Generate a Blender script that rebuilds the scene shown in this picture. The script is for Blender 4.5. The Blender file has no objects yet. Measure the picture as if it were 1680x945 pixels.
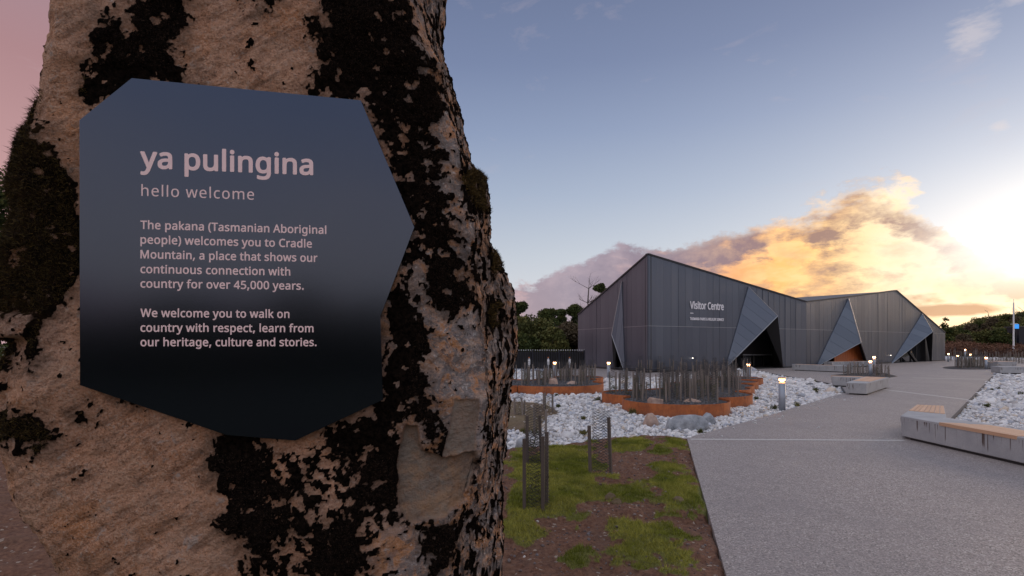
import bpy, math, random
import numpy as np
from mathutils import Vector
random.seed(7)
rng = np.random.default_rng(7)
scene = bpy.context.scene
col = scene.collection
EYE, F, HY, CX = 1.7, 900.0, 565.0, 840.0      # eye height, focal length and horizon of the photograph in its own pixels

# ---------------------------------------------------------------- camera
cd = bpy.data.cameras.new('camera')
cam = bpy.data.objects.new('camera', cd)
col.objects.link(cam)
cam.location = (0, 0, EYE)
cam.rotation_euler = (math.radians(90), 0, 0)
cd.sensor_width = 36
cd.lens = 36 * F / 1680
cd.shift_y = (HY - 472.5) / 1680
cd.clip_end = 3000
scene.camera = cam
scene.view_settings.view_transform = 'Standard'
scene.view_settings.look = 'None'
scene.view_settings.exposure = 0.0
scene.view_settings.gamma = 1.0
scene.view_settings.use_curve_mapping = False

# ---------------------------------------------------------------- node helpers
class S:
    """wraps a socket so that shader maths can be written as expressions"""
    def __init__(s, nt, k): s.nt, s.k = nt, k
    def _m(s, op, *a, clamp=False):
        n = s.nt.nodes.new('ShaderNodeMath'); n.operation = op; n.use_clamp = clamp
        for i, v in enumerate((s,) + a):
            if isinstance(v, S): s.nt.links.new(v.k, n.inputs[i])
            else: n.inputs[i].default_value = v
        return S(s.nt, n.outputs[0])
    def __add__(s, o): return s._m('ADD', o)
    __radd__ = __add__
    def __sub__(s, o): return s._m('SUBTRACT', o)
    def __rsub__(s, o): return (s * -1.0) + o
    def __mul__(s, o): return s._m('MULTIPLY', o)
    __rmul__ = __mul__
    def __truediv__(s, o): return s._m('DIVIDE', o)
    def clamp(s): return s._m('ADD', 0.0, clamp=True)
    def step(s, a, b):
        n = s.nt.nodes.new('ShaderNodeMapRange'); n.interpolation_type = 'SMOOTHSTEP'
        s.nt.links.new(s.k, n.inputs['Value'])
        n.inputs['From Min'].default_value = a; n.inputs['From Max'].default_value = b
        return S(s.nt, n.outputs['Result'])
    def lin(s, a, b, c=0.0, d=1.0):
        n = s.nt.nodes.new('ShaderNodeMapRange')
        s.nt.links.new(s.k, n.inputs['Value'])
        for k, v in zip(('From Min', 'From Max', 'To Min', 'To Max'), (a, b, c, d)): n.inputs[k].default_value = v
        return S(s.nt, n.outputs['Result'])
    def exp_neg(s): return (s * -1.0)._m('EXPONENT')

def ramp(x, pts, lo=0.0, hi=1.0, interp='LINEAR'):
    nt = x.nt
    n = nt.nodes.new('ShaderNodeValToRGB'); e = n.color_ramp.elements; n.color_ramp.interpolation = interp
    pts = [((p - lo) / (hi - lo), c) for p, c in pts]
    for i, (p, c) in enumerate(pts):
        el = e[i] if i < 2 else e.new(min(max(p, 0), 1))
        el.position = min(max(p, 0), 1)
        if not isinstance(c, tuple): c = (c, c, c)
        el.color = (*c, 1)
    nt.links.new(x.lin(lo, hi).k, n.inputs[0])
    return S(nt, n.outputs[0])

def mix(f, a, b, mode='MIX'):
    nt = next(v.nt for v in (f, a, b) if isinstance(v, S))
    n = nt.nodes.new('ShaderNodeMix'); n.data_type = 'RGBA'; n.blend_type = mode
    for k, v in (('Factor', f), ('A', a), ('B', b)):
        i = n.inputs[0] if k == 'Factor' else [q for q in n.inputs if q.name == k and q.type == 'RGBA'][0]
        if isinstance(v, S): nt.links.new(v.k, i)
        else: i.default_value = v if k == 'Factor' else (*v, 1)
    return S(nt, [o for o in n.outputs if o.type == 'RGBA'][0])

def vec(nt, src, sc=(1, 1, 1), rot=(0, 0, 0), loc=(0, 0, 0)):
    n = nt.nodes.new('ShaderNodeMapping')
    nt.links.new(src.k, n.inputs[0])
    n.inputs['Scale'].default_value = sc; n.inputs['Rotation'].default_value = rot; n.inputs['Location'].default_value = loc
    return S(nt, n.outputs[0])

def noise(v, scale, detail=4, rough=.55, dist=0.0, out=0):
    n = v.nt.nodes.new('ShaderNodeTexNoise')
    v.nt.links.new(v.k, n.inputs['Vector'])
    for k, x in (('Scale', scale), ('Detail', detail), ('Roughness', rough), ('Distortion', dist)): n.inputs[k].default_value = x
    return S(v.nt, n.outputs[out])

def voro(v, scale, feature='F1', out='Distance', rand=1.0):
    n = v.nt.nodes.new('ShaderNodeTexVoronoi'); n.feature = feature
    v.nt.links.new(v.k, n.inputs['Vector']); n.inputs['Scale'].default_value = scale; n.inputs['Randomness'].default_value = rand
    return S(v.nt, n.outputs[out])

def material(name, color=(.5, .5, .5), rough=.7, metal=0.0, spec=None, build=None):
    """build(nt, object_coords, bsdf) may return a colour socket and a bump (height socket, distance)"""
    m = bpy.data.materials.new(name); m.use_nodes = True
    nt = m.node_tree; b = nt.nodes['Principled BSDF']
    b.inputs['Base Color'].default_value = (*color, 1); b.inputs['Roughness'].default_value = rough; b.inputs['Metallic'].default_value = metal
    if spec is not None: b.inputs['Specular IOR Level'].default_value = spec
    if build:
        tc = nt.nodes.new('ShaderNodeTexCoord')
        r = build(nt, S(nt, tc.outputs['Object']), b)
        c, h, dist = r if isinstance(r, tuple) else (r, None, 0)
        if c is not None: nt.links.new(c.k, b.inputs['Base Color'])
        if h is not None:
            bn = nt.nodes.new('ShaderNodeBump'); bn.inputs['Distance'].default_value = dist; bn.inputs['Strength'].default_value = 1
            nt.links.new(h.k, bn.inputs['Height']); nt.links.new(bn.outputs[0], b.inputs['Normal'])
    return m

def attr(nt, name, out='Color'):
    n = nt.nodes.new('ShaderNodeAttribute'); n.attribute_name = name
    return S(nt, n.outputs[out])
def sep(s):
    n = s.nt.nodes.new('ShaderNodeSeparateColor'); s.nt.links.new(s.k, n.inputs[0])
    return [S(s.nt, o) for o in n.outputs[:3]]
def sepxyz(s):
    n = s.nt.nodes.new('ShaderNodeSeparateXYZ'); s.nt.links.new(s.k, n.inputs[0])
    return [S(s.nt, o) for o in n.outputs[:3]]
def objrand(nt):
    n = nt.nodes.new('ShaderNodeObjectInfo'); return S(nt, n.outputs['Random'])

# ---------------------------------------------------------------- world: dusk sky with sunlit cloud bank
SUN_AZ, SUN_EL = 43.0, 5.0
w = bpy.data.worlds.new('World'); scene.world = w; w.use_nodes = True
nt = w.node_tree; bg = nt.nodes['Background']
d = S(nt, nt.nodes.new('ShaderNodeTexCoord').outputs['Generated'])
dx, dy, dz = sepxyz(d)
az = dx._m('ARCTAN2', dy) * (180 / math.pi)
el = dz._m('ARCSINE') * (180 / math.pi)
elp = el._m('MAXIMUM', -3.0)
base = ramp(elp, [(-3, (.62, .62, .66)), (3, (.66, .67, .71)), (9, (.52, .57, .65)), (15, (.37, .44, .575)), (21, (.26, .325, .485)), (27, (.185, .235, .385)), (33, (.15, .19, .32)), (45, (.22, .27, .40)), (65, (.58, .63, .78)), (90, (.74, .78, .90))], -3, 90)
# pink side of the sky, left of the frame and behind
pink = ramp(elp, [(-3, (.50, .30, .29)), (10, (.58, .34, .34)), (22, (.42, .24, .255)), (32, (.34, .245, .30)), (45, (.42, .45, .58)), (65, (.64, .68, .84)), (90, (.74, .78, .90))], -3, 90)
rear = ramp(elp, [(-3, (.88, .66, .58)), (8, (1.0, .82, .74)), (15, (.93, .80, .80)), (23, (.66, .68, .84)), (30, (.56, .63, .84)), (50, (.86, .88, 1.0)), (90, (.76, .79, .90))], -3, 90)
pf = (az * -1.0).step(15, 40)
sky = mix(pf, base, pink)
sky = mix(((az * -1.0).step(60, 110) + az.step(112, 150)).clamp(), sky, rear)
# glow round the hidden sun
def gauss(a0, e0, sa, se):
    a = (az - a0) / sa; e = (el - e0) / se
    return (a * a + e * e).exp_neg()
g1 = gauss(48, 5, 15, 12); g2 = gauss(50, 4, 34, 20); g3 = gauss(49, 5, 8, 6)
sky = mix(1.0, sky, mix(g2.clamp(), (0, 0, 0), (.20, .185, .17)), 'ADD')
sky = mix(1.0, sky, mix(g1.clamp(), (0, 0, 0), (.26, .235, .20)), 'ADD')
sky = mix(1.0, sky, mix(g3.clamp(), (0, 0, 0), (.9, .74, .50)), 'ADD')
# cloud bank
v1 = vec(nt, d, (1, 1, 2.0), loc=(3.1, .7, 2.2))
n1 = noise(v1, 7.0, 10, .62, .15); n2 = noise(vec(nt, d, (1, 1, 1.9), loc=(7.1, 4.7, 1.2)), 8.0, 8, .60, .15)
n3 = noise(vec(nt, d, (1, 1, 3.2), loc=(1.1, 9.7, 5.2)), 22.0, 6, .6, .3)
top = ramp(az, [(-180, 5 / 20), (-60, 5 / 20), (-12, 4.5 / 20), (1, 6.2 / 20), (5, 7.6 / 20), (8, 9.0 / 20), (13, 10.9 / 20), (17, 10.4 / 20), (20, 11.0 / 20), (25, 12.0 / 20), (29, 12.6 / 20), (34, 14.2 / 20), (37, 12.0 / 20), (41, 7.0 / 20), (60, 4.5 / 20), (179, 4 / 20)], -180, 180)
topd = top * 20.0
puff = noise(vec(nt, d, (1, 1, 1.5), loc=(2.3, 8.1, 4.4)), 17.0, 8, .62, .1)
edge = topd + (n1 - .5) * 7.5 + (n3 - .5) * 1.6 + (puff - .5) * 4.0 - el
dens = edge.step(-.1, .9)
# the bank thins out towards the bright gap on the right
gap = gauss(42, 7.6, 5.5, 3.6)
dens = (dens - gap * .8).clamp()
inner = edge.lin(0.0, 7.0).clamp()
litn = ((n2 - .51) * 6.0 + (n3 - .5) * 2.0 + edge.step(2.8, 4.8) * az.step(15, 24) * 1.05 + gauss(35.5, 12.5, 3.2, 2.4) * 1.1 + (az - 20).step(8, 22) * .5 + (el * -1.0 + 5.0).step(0, 4) * .25 - .18).clamp()
shadow = ramp(az, [(-60, (.50, .30, .32)), (-2, (.40, .29, .34)), (6, (.33, .27, .345)), (14, (.26, .195, .26)), (22, (.28, .17, .20)), (29, (.33, .18, .15)), (38, (.42, .25, .19)), (60, (.55, .36, .27)), (120, (.50, .32, .33))], -60, 120)
lit = ramp(az, [(-60, (.62, .36, .36)), (0, (.70, .43, .42)), (9, (.60, .42, .45)), (17, (.72, .40, .32)), (22, (.98, .43, .16)), (26, (1.2, .58, .16)), (30, (1.22, .70, .24)), (34, (1.2, .93, .60)), (40, (1.1, .92, .66)), (60, (1.3, 1.0, .7)), (120, (.62, .38, .38))], -60, 120)
lit = mix((n3 - .42).lin(0, .22).clamp() * az.step(16, 28) * .42, lit, (1.25, .90, .46))
lit = mix(((n1 - .54) * 7.0).clamp() * az.step(14, 24) * .55, lit, (.72, .36, .20))
cl = mix(litn, shadow, lit)
cl = mix((puff - .47).lin(0, .2).clamp() * .38, cl, mix(az.step(12, 26), (.60, .46, .50), (1.20, .70, .32)))
cl = mix((.47 - puff).lin(0, .2).clamp() * .30, cl, mix(az.step(12, 30), (.25, .20, .27), (.42, .23, .16)))
rim = ((edge.step(-.2, .5)) * (1.0 - edge.step(.5, 1.8)) * (az.step(10, 34)) * .55).clamp()
cl = mix(rim, cl, (1.05, .92, .80))
sky = mix((dens * .94).clamp(), sky, cl)
# low dark streak over the hills at the right
s1 = gauss(38.5, 2.75 , 3.6, .55) * 1.5 + gauss(36.6, 3.9, 2.4, .6) * .8
s1 = ((s1 + (n3 - .5) * 1.3) - .45).lin(0, .5).clamp()
sky = mix(s1 * .85, sky, (.37, .225, .19))
# faint high wisps
ws = (noise(vec(nt, d, (1.0, 1.0, 2.6), loc=(0, 5, 2)), 8.0, 8, .62, .4) - .60).lin(0, .16).clamp() * el.step(12, 20)
sky = mix(ws * .22, sky, (.62, .50, .52))
wr = gauss(40.2, 23.5, 1.9, 2.0) + gauss(43, 25, 1.4, .6) + gauss(41.6, 16.5, .8, .8) * .8
wr = ((wr * 1.1 + (n3 - .5) * 2.0) - .45).lin(0, .6).clamp()
sky = mix(wr * .4, sky, (.80, .70, .68))
# physical sky underneath, weak at dusk
ns = nt.nodes.new('ShaderNodeTexSky'); ns.sky_type = 'NISHITA'; ns.sun_disc = False
ns.sun_elevation = math.radians(SUN_EL); ns.sun_rotation = math.radians(SUN_AZ)
nish = mix(1.0, S(nt, ns.outputs[0]), (.006, .006, .006), 'MULTIPLY')
sky = mix(1.0, sky, nish, 'ADD')
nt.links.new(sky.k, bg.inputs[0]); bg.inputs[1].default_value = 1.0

sl = bpy.data.lights.new('sun', 'SUN'); sl.energy = .6; sl.angle = math.radians(14); sl.color = (1.0, .66, .40)
so = bpy.data.objects.new('sun', sl); col.objects.link(so)
_a, _e = math.radians(SUN_AZ + 14), math.radians(SUN_EL + 8)
so.rotation_euler = Vector((math.sin(_a) * math.cos(_e), math.cos(_a) * math.cos(_e), math.sin(_e))).to_track_quat('Z', 'Y').to_euler()
# ---------------------------------------------------------------- geometry helpers
def G(px, py, z=0.0):
    """point of height z seen at a pixel of the photograph"""
    dd = F * (EYE - z) / (py - HY)
    return ((px - CX) / F * dd, dd)
def P(px, py, dd):
    return Vector(((px - CX) / F * dd, dd, EYE + (HY - py) / F * dd))

class MB:
    """collects polygons and links them as one mesh object"""
    def __init__(s): s.v, s.f, s.mi = [], [], []
    def face(s, pts, mi=0):
        n = len(s.v); s.v += [tuple(p) for p in pts]; s.f.append(list(range(n, n + len(pts)))); s.mi.append(mi)
    def add(s, vs, fs, mi=0):
        n = len(s.v); s.v += [tuple(p) for p in vs]; s.f += [[n + i for i in f] for f in fs]; s.mi += [mi] * len(fs)
    def box(s, x0, x1, y0, y1, z0, z1, mi=0):
        s.prism([(x0, y0), (x1, y0), (x1, y1), (x0, y1)], z0, z1, mi)
    def prism(s, poly, z0, z1, mi=0, taper=None):
        n = len(poly); a = sum(poly[i][0] * poly[(i + 1) % n][1] - poly[(i + 1) % n][0] * poly[i][1] for i in range(n))
        if a < 0: poly = poly[::-1]; taper = taper[::-1] if taper else None
        lo = taper or poly
        vs = [(x, y, z0) for x, y in lo] + [(x, y, z1) for x, y in poly]
        fs = [list(range(n))[::-1], list(range(n, 2 * n))] + [[i, (i + 1) % n, n + (i + 1) % n, n + i] for i in range(n)]
        s.add(vs, fs, mi)
    def tube(s, p, q, r0, r1=None, n=8, mi=0, cap=True):
        p, q = Vector(p), Vector(q); r1 = r0 if r1 is None else r1
        ax = (q - p).normalized(); u = ax.orthogonal().normalized(); v = ax.cross(u)
        vs = [c + (u * math.cos(t) + v * math.sin(t)) * r for c, r in ((p, r0), (q, r1)) for t in [2 * math.pi * i / n for i in range(n)]]
        fs = [[i, (i + 1) % n, n + (i + 1) % n, n + i] for i in range(n)]
        if cap: fs += [list(range(n))[::-1], list(range(n, 2 * n))]
        s.add(vs, fs, mi)
    def slab(s, pts, off):
        """polygon in space thickened by the vector off"""
        off = Vector(off); a = [Vector(p) for p in pts]; n = len(a)
        s.add([*a, *[p + off for p in a]], [list(range(n))[::-1], list(range(n, 2 * n))] + [[i, (i + 1) % n, n + (i + 1) % n, n + i] for i in range(n)])
    def mesh(s, name, mats, smooth=False):
        me = bpy.data.meshes.new(name); me.from_pydata(s.v, [], s.f)
        for m in (mats if isinstance(mats, (list, tuple)) else [mats]): me.materials.append(m)
        if any(s.mi): me.polygons.foreach_set('material_index', s.mi)
        if smooth: me.polygons.foreach_set('use_smooth', [True] * len(me.polygons))
        me.update(); return me
    def build(s, name, mats, parent=None, smooth=False, fix=False):
        me = s.mesh(name, mats, smooth)
        if fix:
            import bmesh
            bm = bmesh.new(); bm.from_mesh(me); bmesh.ops.recalc_face_normals(bm, faces=bm.faces); bm.to_mesh(me); bm.free()
        return link(name, me, parent)

def link(name, data, parent=None, loc=None):
    o = bpy.data.objects.new(name, data); col.objects.link(o)
    if parent: o.parent = parent
    if loc is not None: o.location = loc
    return o
def tag(o, label, cat, group=None, kind=None):
    if label: o['label'] = label
    if cat: o['category'] = cat
    if group: o['group'] = group
    if kind: o['kind'] = kind
    return o
def struct(o): o['kind'] = 'structure'; return o
def thing(name, label, cat, loc=(0, 0, 0), group=None):
    o = link(name, None, None, loc); return tag(o, label, cat, group)
def copy_tree(o, parent=None):
    c = o.copy(); col.objects.link(c)
    if parent: c.parent = parent
    for ch in list(o.children): copy_tree(ch, c)
    return c

def npmesh(name, verts, faces, mats, smooth=False, colors=None, mi=None):
    """fast mesh from numpy arrays; faces all of one size; colors per vertex"""
    me = bpy.data.meshes.new(name); nv, nf, k = len(verts), len(faces), faces.shape[1]
    me.vertices.add(nv); me.vertices.foreach_set('co', np.ascontiguousarray(verts, dtype=np.float32).ravel())
    me.loops.add(nf * k); me.loops.foreach_set('vertex_index', np.ascontiguousarray(faces, dtype=np.int32).ravel())
    me.polygons.add(nf); me.polygons.foreach_set('loop_start', np.arange(0, nf * k, k, dtype=np.int32))
    for m in mats: me.materials.append(m)
    if mi is not None: me.polygons.foreach_set('material_index', mi.astype(np.int32))
    if smooth: me.polygons.foreach_set('use_smooth', np.ones(nf, dtype=bool))
    for nm, c in (colors or {}).items():
        a = me.color_attributes.new(nm, 'FLOAT_COLOR', 'POINT')
        cc = np.ones((nv, 4), dtype=np.float32); cc[:, :c.shape[1]] = c
        a.data.foreach_set('color', cc.ravel())
    me.update(calc_edges=True); me.validate(); return me

_GR = np.array([[1, 1, 0], [-1, 1, 0], [1, -1, 0], [-1, -1, 0], [1, 0, 1], [-1, 0, 1], [1, 0, -1], [-1, 0, -1], [0, 1, 1], [0, -1, 1], [0, 1, -1], [0, -1, -1], [1, 1, 0], [0, -1, 1], [-1, 1, 0], [0, -1, -1]], float)
def hash3(i, j, k, seed):
    M = 0xffffffff
    n = (i * 374761393 + j * 668265263 + k * 1442695041 + seed * 1013904223) & M
    n = ((n ^ (n >> 15)) * 739982445) & M; n = ((n ^ (n >> 12)) * 695872825) & M; n = n ^ (n >> 15)
    return n >> 7 & 15
def vnoise(p, scale, seed=0):
    q = p * scale + seed * .37; i = np.floor(q).astype(np.int64); g = q - i; f = g * g * g * (g * (g * 6 - 15) + 10)
    r = 0
    for a in (0, 1):
        wa = f[:, 0] if a else 1 - f[:, 0]
        for b in (0, 1):
            wb = f[:, 1] if b else 1 - f[:, 1]
            for c in (0, 1):
                wc = f[:, 2] if c else 1 - f[:, 2]
                gr = _GR[hash3(i[:, 0] + a, i[:, 1] + b, i[:, 2] + c, seed)]
                r = r + (gr[:, 0] * (g[:, 0] - a) + gr[:, 1] * (g[:, 1] - b) + gr[:, 2] * (g[:, 2] - c)) * wa * wb * wc
    return np.clip(r * 1.5, -1, 1)
_R = np.array([[.8, .36, -.48], [-.6, .48, -.64], [0, .8, .6]])
def fbm(p, scale, octv=4, seed=0, gain=.5):
    p = p @ _R.T
    r, a, t = 0, 1.0, 0.0
    for o in range(octv):
        r = r + a * vnoise(p, scale, seed + o); t += a; a *= gain; scale *= 2.03; p = p @ _R.T
    return r / t
def sstep(x, a, b):
    t = np.clip((x - a) / (b - a), 0, 1); return t * t * (3 - 2 * t)
def inside(poly, X, Y):
    r = np.zeros(X.shape, bool); n = len(poly)
    for i in range(n):
        x0, y0 = poly[i]; x1, y1 = poly[(i + 1) % n]
        c = ((y0 > Y) != (y1 > Y)) & (X < (x1 - x0) * (Y - y0) / ((y1 - y0) or 1e-9) + x0); r ^= c
    return r
def sdf(poly, X, Y):
    """signed distance to a polygon, positive inside"""
    dd = np.full(X.shape, 1e9); n = len(poly)
    for i in range(n):
        x0, y0 = poly[i]; ex, ey = poly[(i + 1) % n][0] - x0, poly[(i + 1) % n][1] - y0
        t = np.clip(((X - x0) * ex + (Y - y0) * ey) / (ex * ex + ey * ey + 1e-12), 0, 1)
        dd = np.minimum(dd, np.hypot(X - x0 - t * ex, Y - y0 - t * ey))
    return np.where(inside(poly, X, Y), dd, -dd)
def grid_faces(nr, nc, wrap=False):
    r = np.arange(nr - 1)[:, None]; c = np.arange(nc if wrap else nc - 1)[None, :]; c1 = (c + 1) % nc
    return np.stack([(r * nc + c), (r * nc + c1), ((r + 1) * nc + c1), ((r + 1) * nc + c)], -1).reshape(-1, 4)
def clip(poly, n, c):
    """part of a 2-D polygon where n.p <= c"""
    out = []; k = len(poly)
    for i in range(k):
        p, q = poly[i], poly[(i + 1) % k]; a = n[0] * p[0] + n[1] * p[1] - c; b = n[0] * q[0] + n[1] * q[1] - c
        if a <= 0: out.append(p)
        if a * b < 0: t = a / (a - b); out.append((p[0] + t * (q[0] - p[0]), p[1] + t * (q[1] - p[1])))
    return out
def area(p): return .5 * sum(p[i][0] * p[(i + 1) % len(p)][1] - p[(i + 1) % len(p)][0] * p[i][1] for i in range(len(p))) if len(p) > 2 else 0
def ccw(p): return p if area(p) > 0 else p[::-1]
def edges_of(poly):
    poly = ccw(poly)
    for i in range(len(poly)):
        (x0, y0), (x1, y1) = poly[i], poly[(i + 1) % len(poly)]
        n = (y1 - y0, x0 - x1); yield n, n[0] * x0 + n[1] * y0      # inside: n.p <= c
def clip_in(p, poly):
    for n, c in edges_of(poly):
        if len(p) > 2: p = clip(p, n, c)
    return p if len(p) > 2 and abs(area(p)) > 1e-4 else []
def clip_out(p, poly):
    out = []
    for n, c in edges_of(poly):
        if len(p) < 3: break
        o = clip(p, (-n[0], -n[1]), -c)
        if len(o) > 2 and abs(area(o)) > 1e-4: out.append(o)
        p = clip(p, n, c)
    return out

# ---------------------------------------------------------------- materials
def gravel_like(a, b, scale, bump, dist, big=1.5):
    def f(nt, o, bs):
        n = noise(o, scale, 3, .6); v = voro(o, scale * .6, out='Color'); s = sep(v)[0]
        c = mix(s, a, b); c = mix(noise(o, big, 4).lin(.35, .65).clamp() * .35, c, tuple(x * .8 for x in a))
        return c, n + s * .6, dist
    return f
def concrete_build(nt, o, bs):
    n = noise(o, 3, 6, .6); f = noise(o, 60, 3, .7)
    c = mix(n.lin(.3, .7).clamp(), (.31, .315, .33), (.44, .44, .445))
    c = mix((voro(o, 38) * -1.0 + .16).lin(0, .06).clamp() * .5, c, (.16, .165, .175))
    c = mix(f.lin(.35, .65).clamp() * .35, c, (.26, .265, .275))
    return c, f + n * 2.0, .0025
M_conc = material('bench_concrete', (.3, .3, .3), .75, build=concrete_build)
def bench_build(nt, o, bs):
    c, h, dd = concrete_build(nt, o, bs)
    x, y, z = sepxyz(o)
    s1 = noise(vec(nt, o, (1, 1, 0)), 34, 2, .5); s2 = noise(vec(nt, o, (1, 1, 0), loc=(5, 3, 0)), 11, 2, .5); s3 = noise(vec(nt, o, (1, 1, 0), loc=(1, 7, 0)), 2.3, 2, .5)
    low = .36 - (s2 - .35).lin(0, .4).clamp() * .30
    m = (s1 - .55).lin(0, .05).clamp() * (s3 - .47).lin(0, .06).clamp() * (z - low).lin(0, .07).clamp() * (1.0 - z.step(.388, .394))
    return mix(m * .9, c, (.055, .022, .010)), h, dd
M_bench = material('stained_bench_concrete', (.3, .3, .3), .75, build=bench_build)
def path_build(nt, o, bs):
    c1 = voro(o, 95, out='Color'); s = sep(c1)
    c = ramp(s[0], [(0, (.10, .083, .076)), (.25, (.215, .178, .163)), (.6, (.345, .285, .258)), (.85, (.45, .385, .345)), (1, (.66, .60, .54))])
    v2 = sep(voro(o, 30, out='Color'))[1]
    c = mix(v2 * .4, c, (.28, .25, .24))
    n = noise(o, .55, 7, .68).lin(.40, .64).clamp()
    c = mix(n * .45, c, (.21, .185, .18)); st = noise(vec(nt, o, (1, 1, 1), loc=(9, 2, 0)), 1.7, 5, .7).lin(.60, .72).clamp(); c = mix(st * .3, c, (.15, .13, .13))
    n2 = noise(vec(nt, o, (1, 1, 1)), 4.5, 4, .6).lin(.45, .75).clamp()
    c = mix(n2 * .22, c, (.38, .32, .31))
    return c, s[1] + s[2] * .4, .0025
M_path = material('exposed_aggregate', (.3, .3, .3), .62, build=path_build)
M_strip = material('pale_joint_strip', (.50, .47, .45), .7, build=lambda nt, o, b: (mix(noise(o, 25, 5, .7).lin(.5, .68).clamp() * .6, (.56, .53, .50), (.24, .22, .21)), noise(o, 90, 2), .001))
M_kerb = material('dark_steel_edging', (.05, .045, .045), .7)
M_soil = material('dark_gravel_mulch', (.06, .05, .05), .95, build=gravel_like((.028, .027, .03), (.085, .078, .08), 30, 1, .02))
M_dirt = material('brown_dirt', (.09, .06, .04), .95, build=lambda nt, o, b: (mix(noise(o, 14, 5, .7).lin(.35, .65).clamp(), mix(noise(o, 1.3, 3).lin(.4, .6).clamp(), (.095, .058, .036), (.13, .10, .045)), (.19, .13, .075)), noise(o, 35, 4, .7), .02))
M_ground = material('scrubby_ground', (.08, .07, .04), .95, build=lambda nt, o, b: (mix(noise(o, .3, 6, .65).lin(.4, .6).clamp(), (.075, .055, .035), (.075, .085, .035)), noise(o, 5, 5, .7), .08))
def white_ground(nt, o, b):
    s = sep(voro(o, 7.5, out='Color')); e = voro(o, 7.5, 'DISTANCE_TO_EDGE')
    c = ramp(s[0], [(0, (.42, .44, .50)), (.5, (.60, .61, .66)), (1, (.78, .78, .80))])
    return mix((1.0 - e.lin(0, .09).clamp()) * .75, c, (.16, .16, .18)), e.lin(0, .25).clamp() + s[1] * .4, .05
M_white = material('white_gravel_bed', (.6, .6, .65), .85, build=white_ground)
M_stone = material('white_quartz_stone', (.7, .7, .72), .75, build=lambda nt, o, b: (mix(noise(o, 40, 4, .7).lin(.4, .75).clamp() * .45, attr(nt, 'tint'), (.40, .40, .44)), noise(o, 60, 3), .004))
def metal_build(nt, o, b):
    r = objrand(nt)
    n = noise(vec(nt, o, (.9, .9, .35)), 1.2, 4, .6)
    c = mix(r, (.088, .104, .142), (.125, .142, .180)); c = mix(n.lin(.35, .65).clamp() * .35, c, (.15, .16, .19))
    nt.links.new((n * .18 + r * .05 + .25).k, b.inputs['Roughness'])
    x, y, z = sepxyz(attr(nt, 'UVMap', 'Vector'))
    rib = (x * (2 * math.pi / .1))._m('SINE')
    return c, rib, .004
M_metal = material('perforated_zinc', (.15, .15, .17), .35, .75, build=metal_build)
M_facet = material('perforated_zinc_fold', (.22, .24, .27), .42, .55, build=lambda nt, o, b: (mix(objrand(nt), (.115, .140, .185), (.150, .178, .225)), noise(o, 3, 3), .003))
M_trim = material('dark_roof_trim', (.035, .033, .036), .5, .3)
M_roof = material('dark_roof_sheet', (.09, .09, .10), .5, .5)
M_black = material('black_steel', (.012, .012, .014), .5)
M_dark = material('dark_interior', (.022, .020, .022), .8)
M_glass = material('dark_glass', (.02, .022, .025), .04, .0, spec=1.0)
M_seam = material('pale_flashing', (.34, .35, .37), .4, .6)
def board_build(base, dark):
    def f(nt, o, b):
        n = noise(vec(nt, o, (9, 9, .8)), 3, 5, .6); r = objrand(nt)
        return mix(n.lin(.3, .7).clamp() * .6 + r * .25, base, dark), n, .002
    return f
M_cedar = material('red_timber_lining', (.3, .1, .03), .55, build=board_build((.55, .16, .045), (.32, .085, .025)))
def slat_build(nt, o, b):
    g = attr(nt, 'UVMap', 'Vector')
    n = noise(vec(nt, g, (2.2, 60, 1)), 1, 4, .6); r = objrand(nt)
    return mix(n.lin(.3, .7).clamp() * .6 + r * .3, (.68, .43, .28), (.46, .26, .15)), n, .001
M_slat = material('oiled_timber_slat', (.5, .3, .18), .6, build=slat_build)
def corten(nt, o, b):
    n = noise(o, 3.5, 6, .65, .4); m = noise(vec(nt, o, (2, 2, 1)), 14, 5, .7)
    c = ramp(n, [(.25, (.24, .065, .024)), (.45, (.42, .115, .030)), (.6, (.56, .165, .040)), (.8, (.36, .105, .035))])
    c = mix(m.lin(.45, .7).clamp() * .5, c, (.12, .045, .025)); c = mix(objrand(nt) * .25, c, (.22, .075, .035))
    x, y, z = sepxyz(o)
    return mix((1.0 - z.lin(.0, .10).clamp()) * m * .7, c, (.16, .10, .07)), m, .002
M_corten = material('weathering_steel', (.35, .12, .04), .7, .1, build=corten)
M_stake = material('grey_timber_stake', (.2, .18, .16), .85, build=board_build((.27, .225, .195), (.095, .08, .07)))
M_net = material('black_plastic_net', (.03, .03, .034), .6)
M_leafg = material('dark_shrub_leaf', (.03, .05, .02), .6)
M_post = material('grey_painted_metal', (.30, .33, .38), .4, .3)
M_lampg = bpy.data.materials.new('lamp_glow'); M_lampg.use_nodes = True
_b = M_lampg.node_tree.nodes['Principled BSDF']; _b.inputs['Base Color'].default_value = (.9, .6, .35, 1)
_b.inputs['Emission Color'].default_value = (1.0, .42, .13, 1); _b.inputs['Emission Strength'].default_value = 2.6
M_bulb = bpy.data.materials.new('lamp_bulb'); M_bulb.use_nodes = True
_b = M_bulb.node_tree.nodes['Principled BSDF']; _b.inputs['Emission Color'].default_value = (1.0, .66, .30, 1); _b.inputs['Emission Strength'].default_value = 14
M_clear = material('clear_lens', (.95, .85, .8), .05); M_clear.node_tree.nodes['Principled BSDF'].inputs['Transmission Weight'].default_value = .96
M_whitep = material('white_paint', (.75, .76, .78), .4)
M_navy = material('navy_steel', (.010, .014, .026), .35, .3)
M_letter = material('white_lettering', (.82, .80, .82), .5)
M_pinktext = material('pink_print', (.95, .68, .66), .5)
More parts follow.
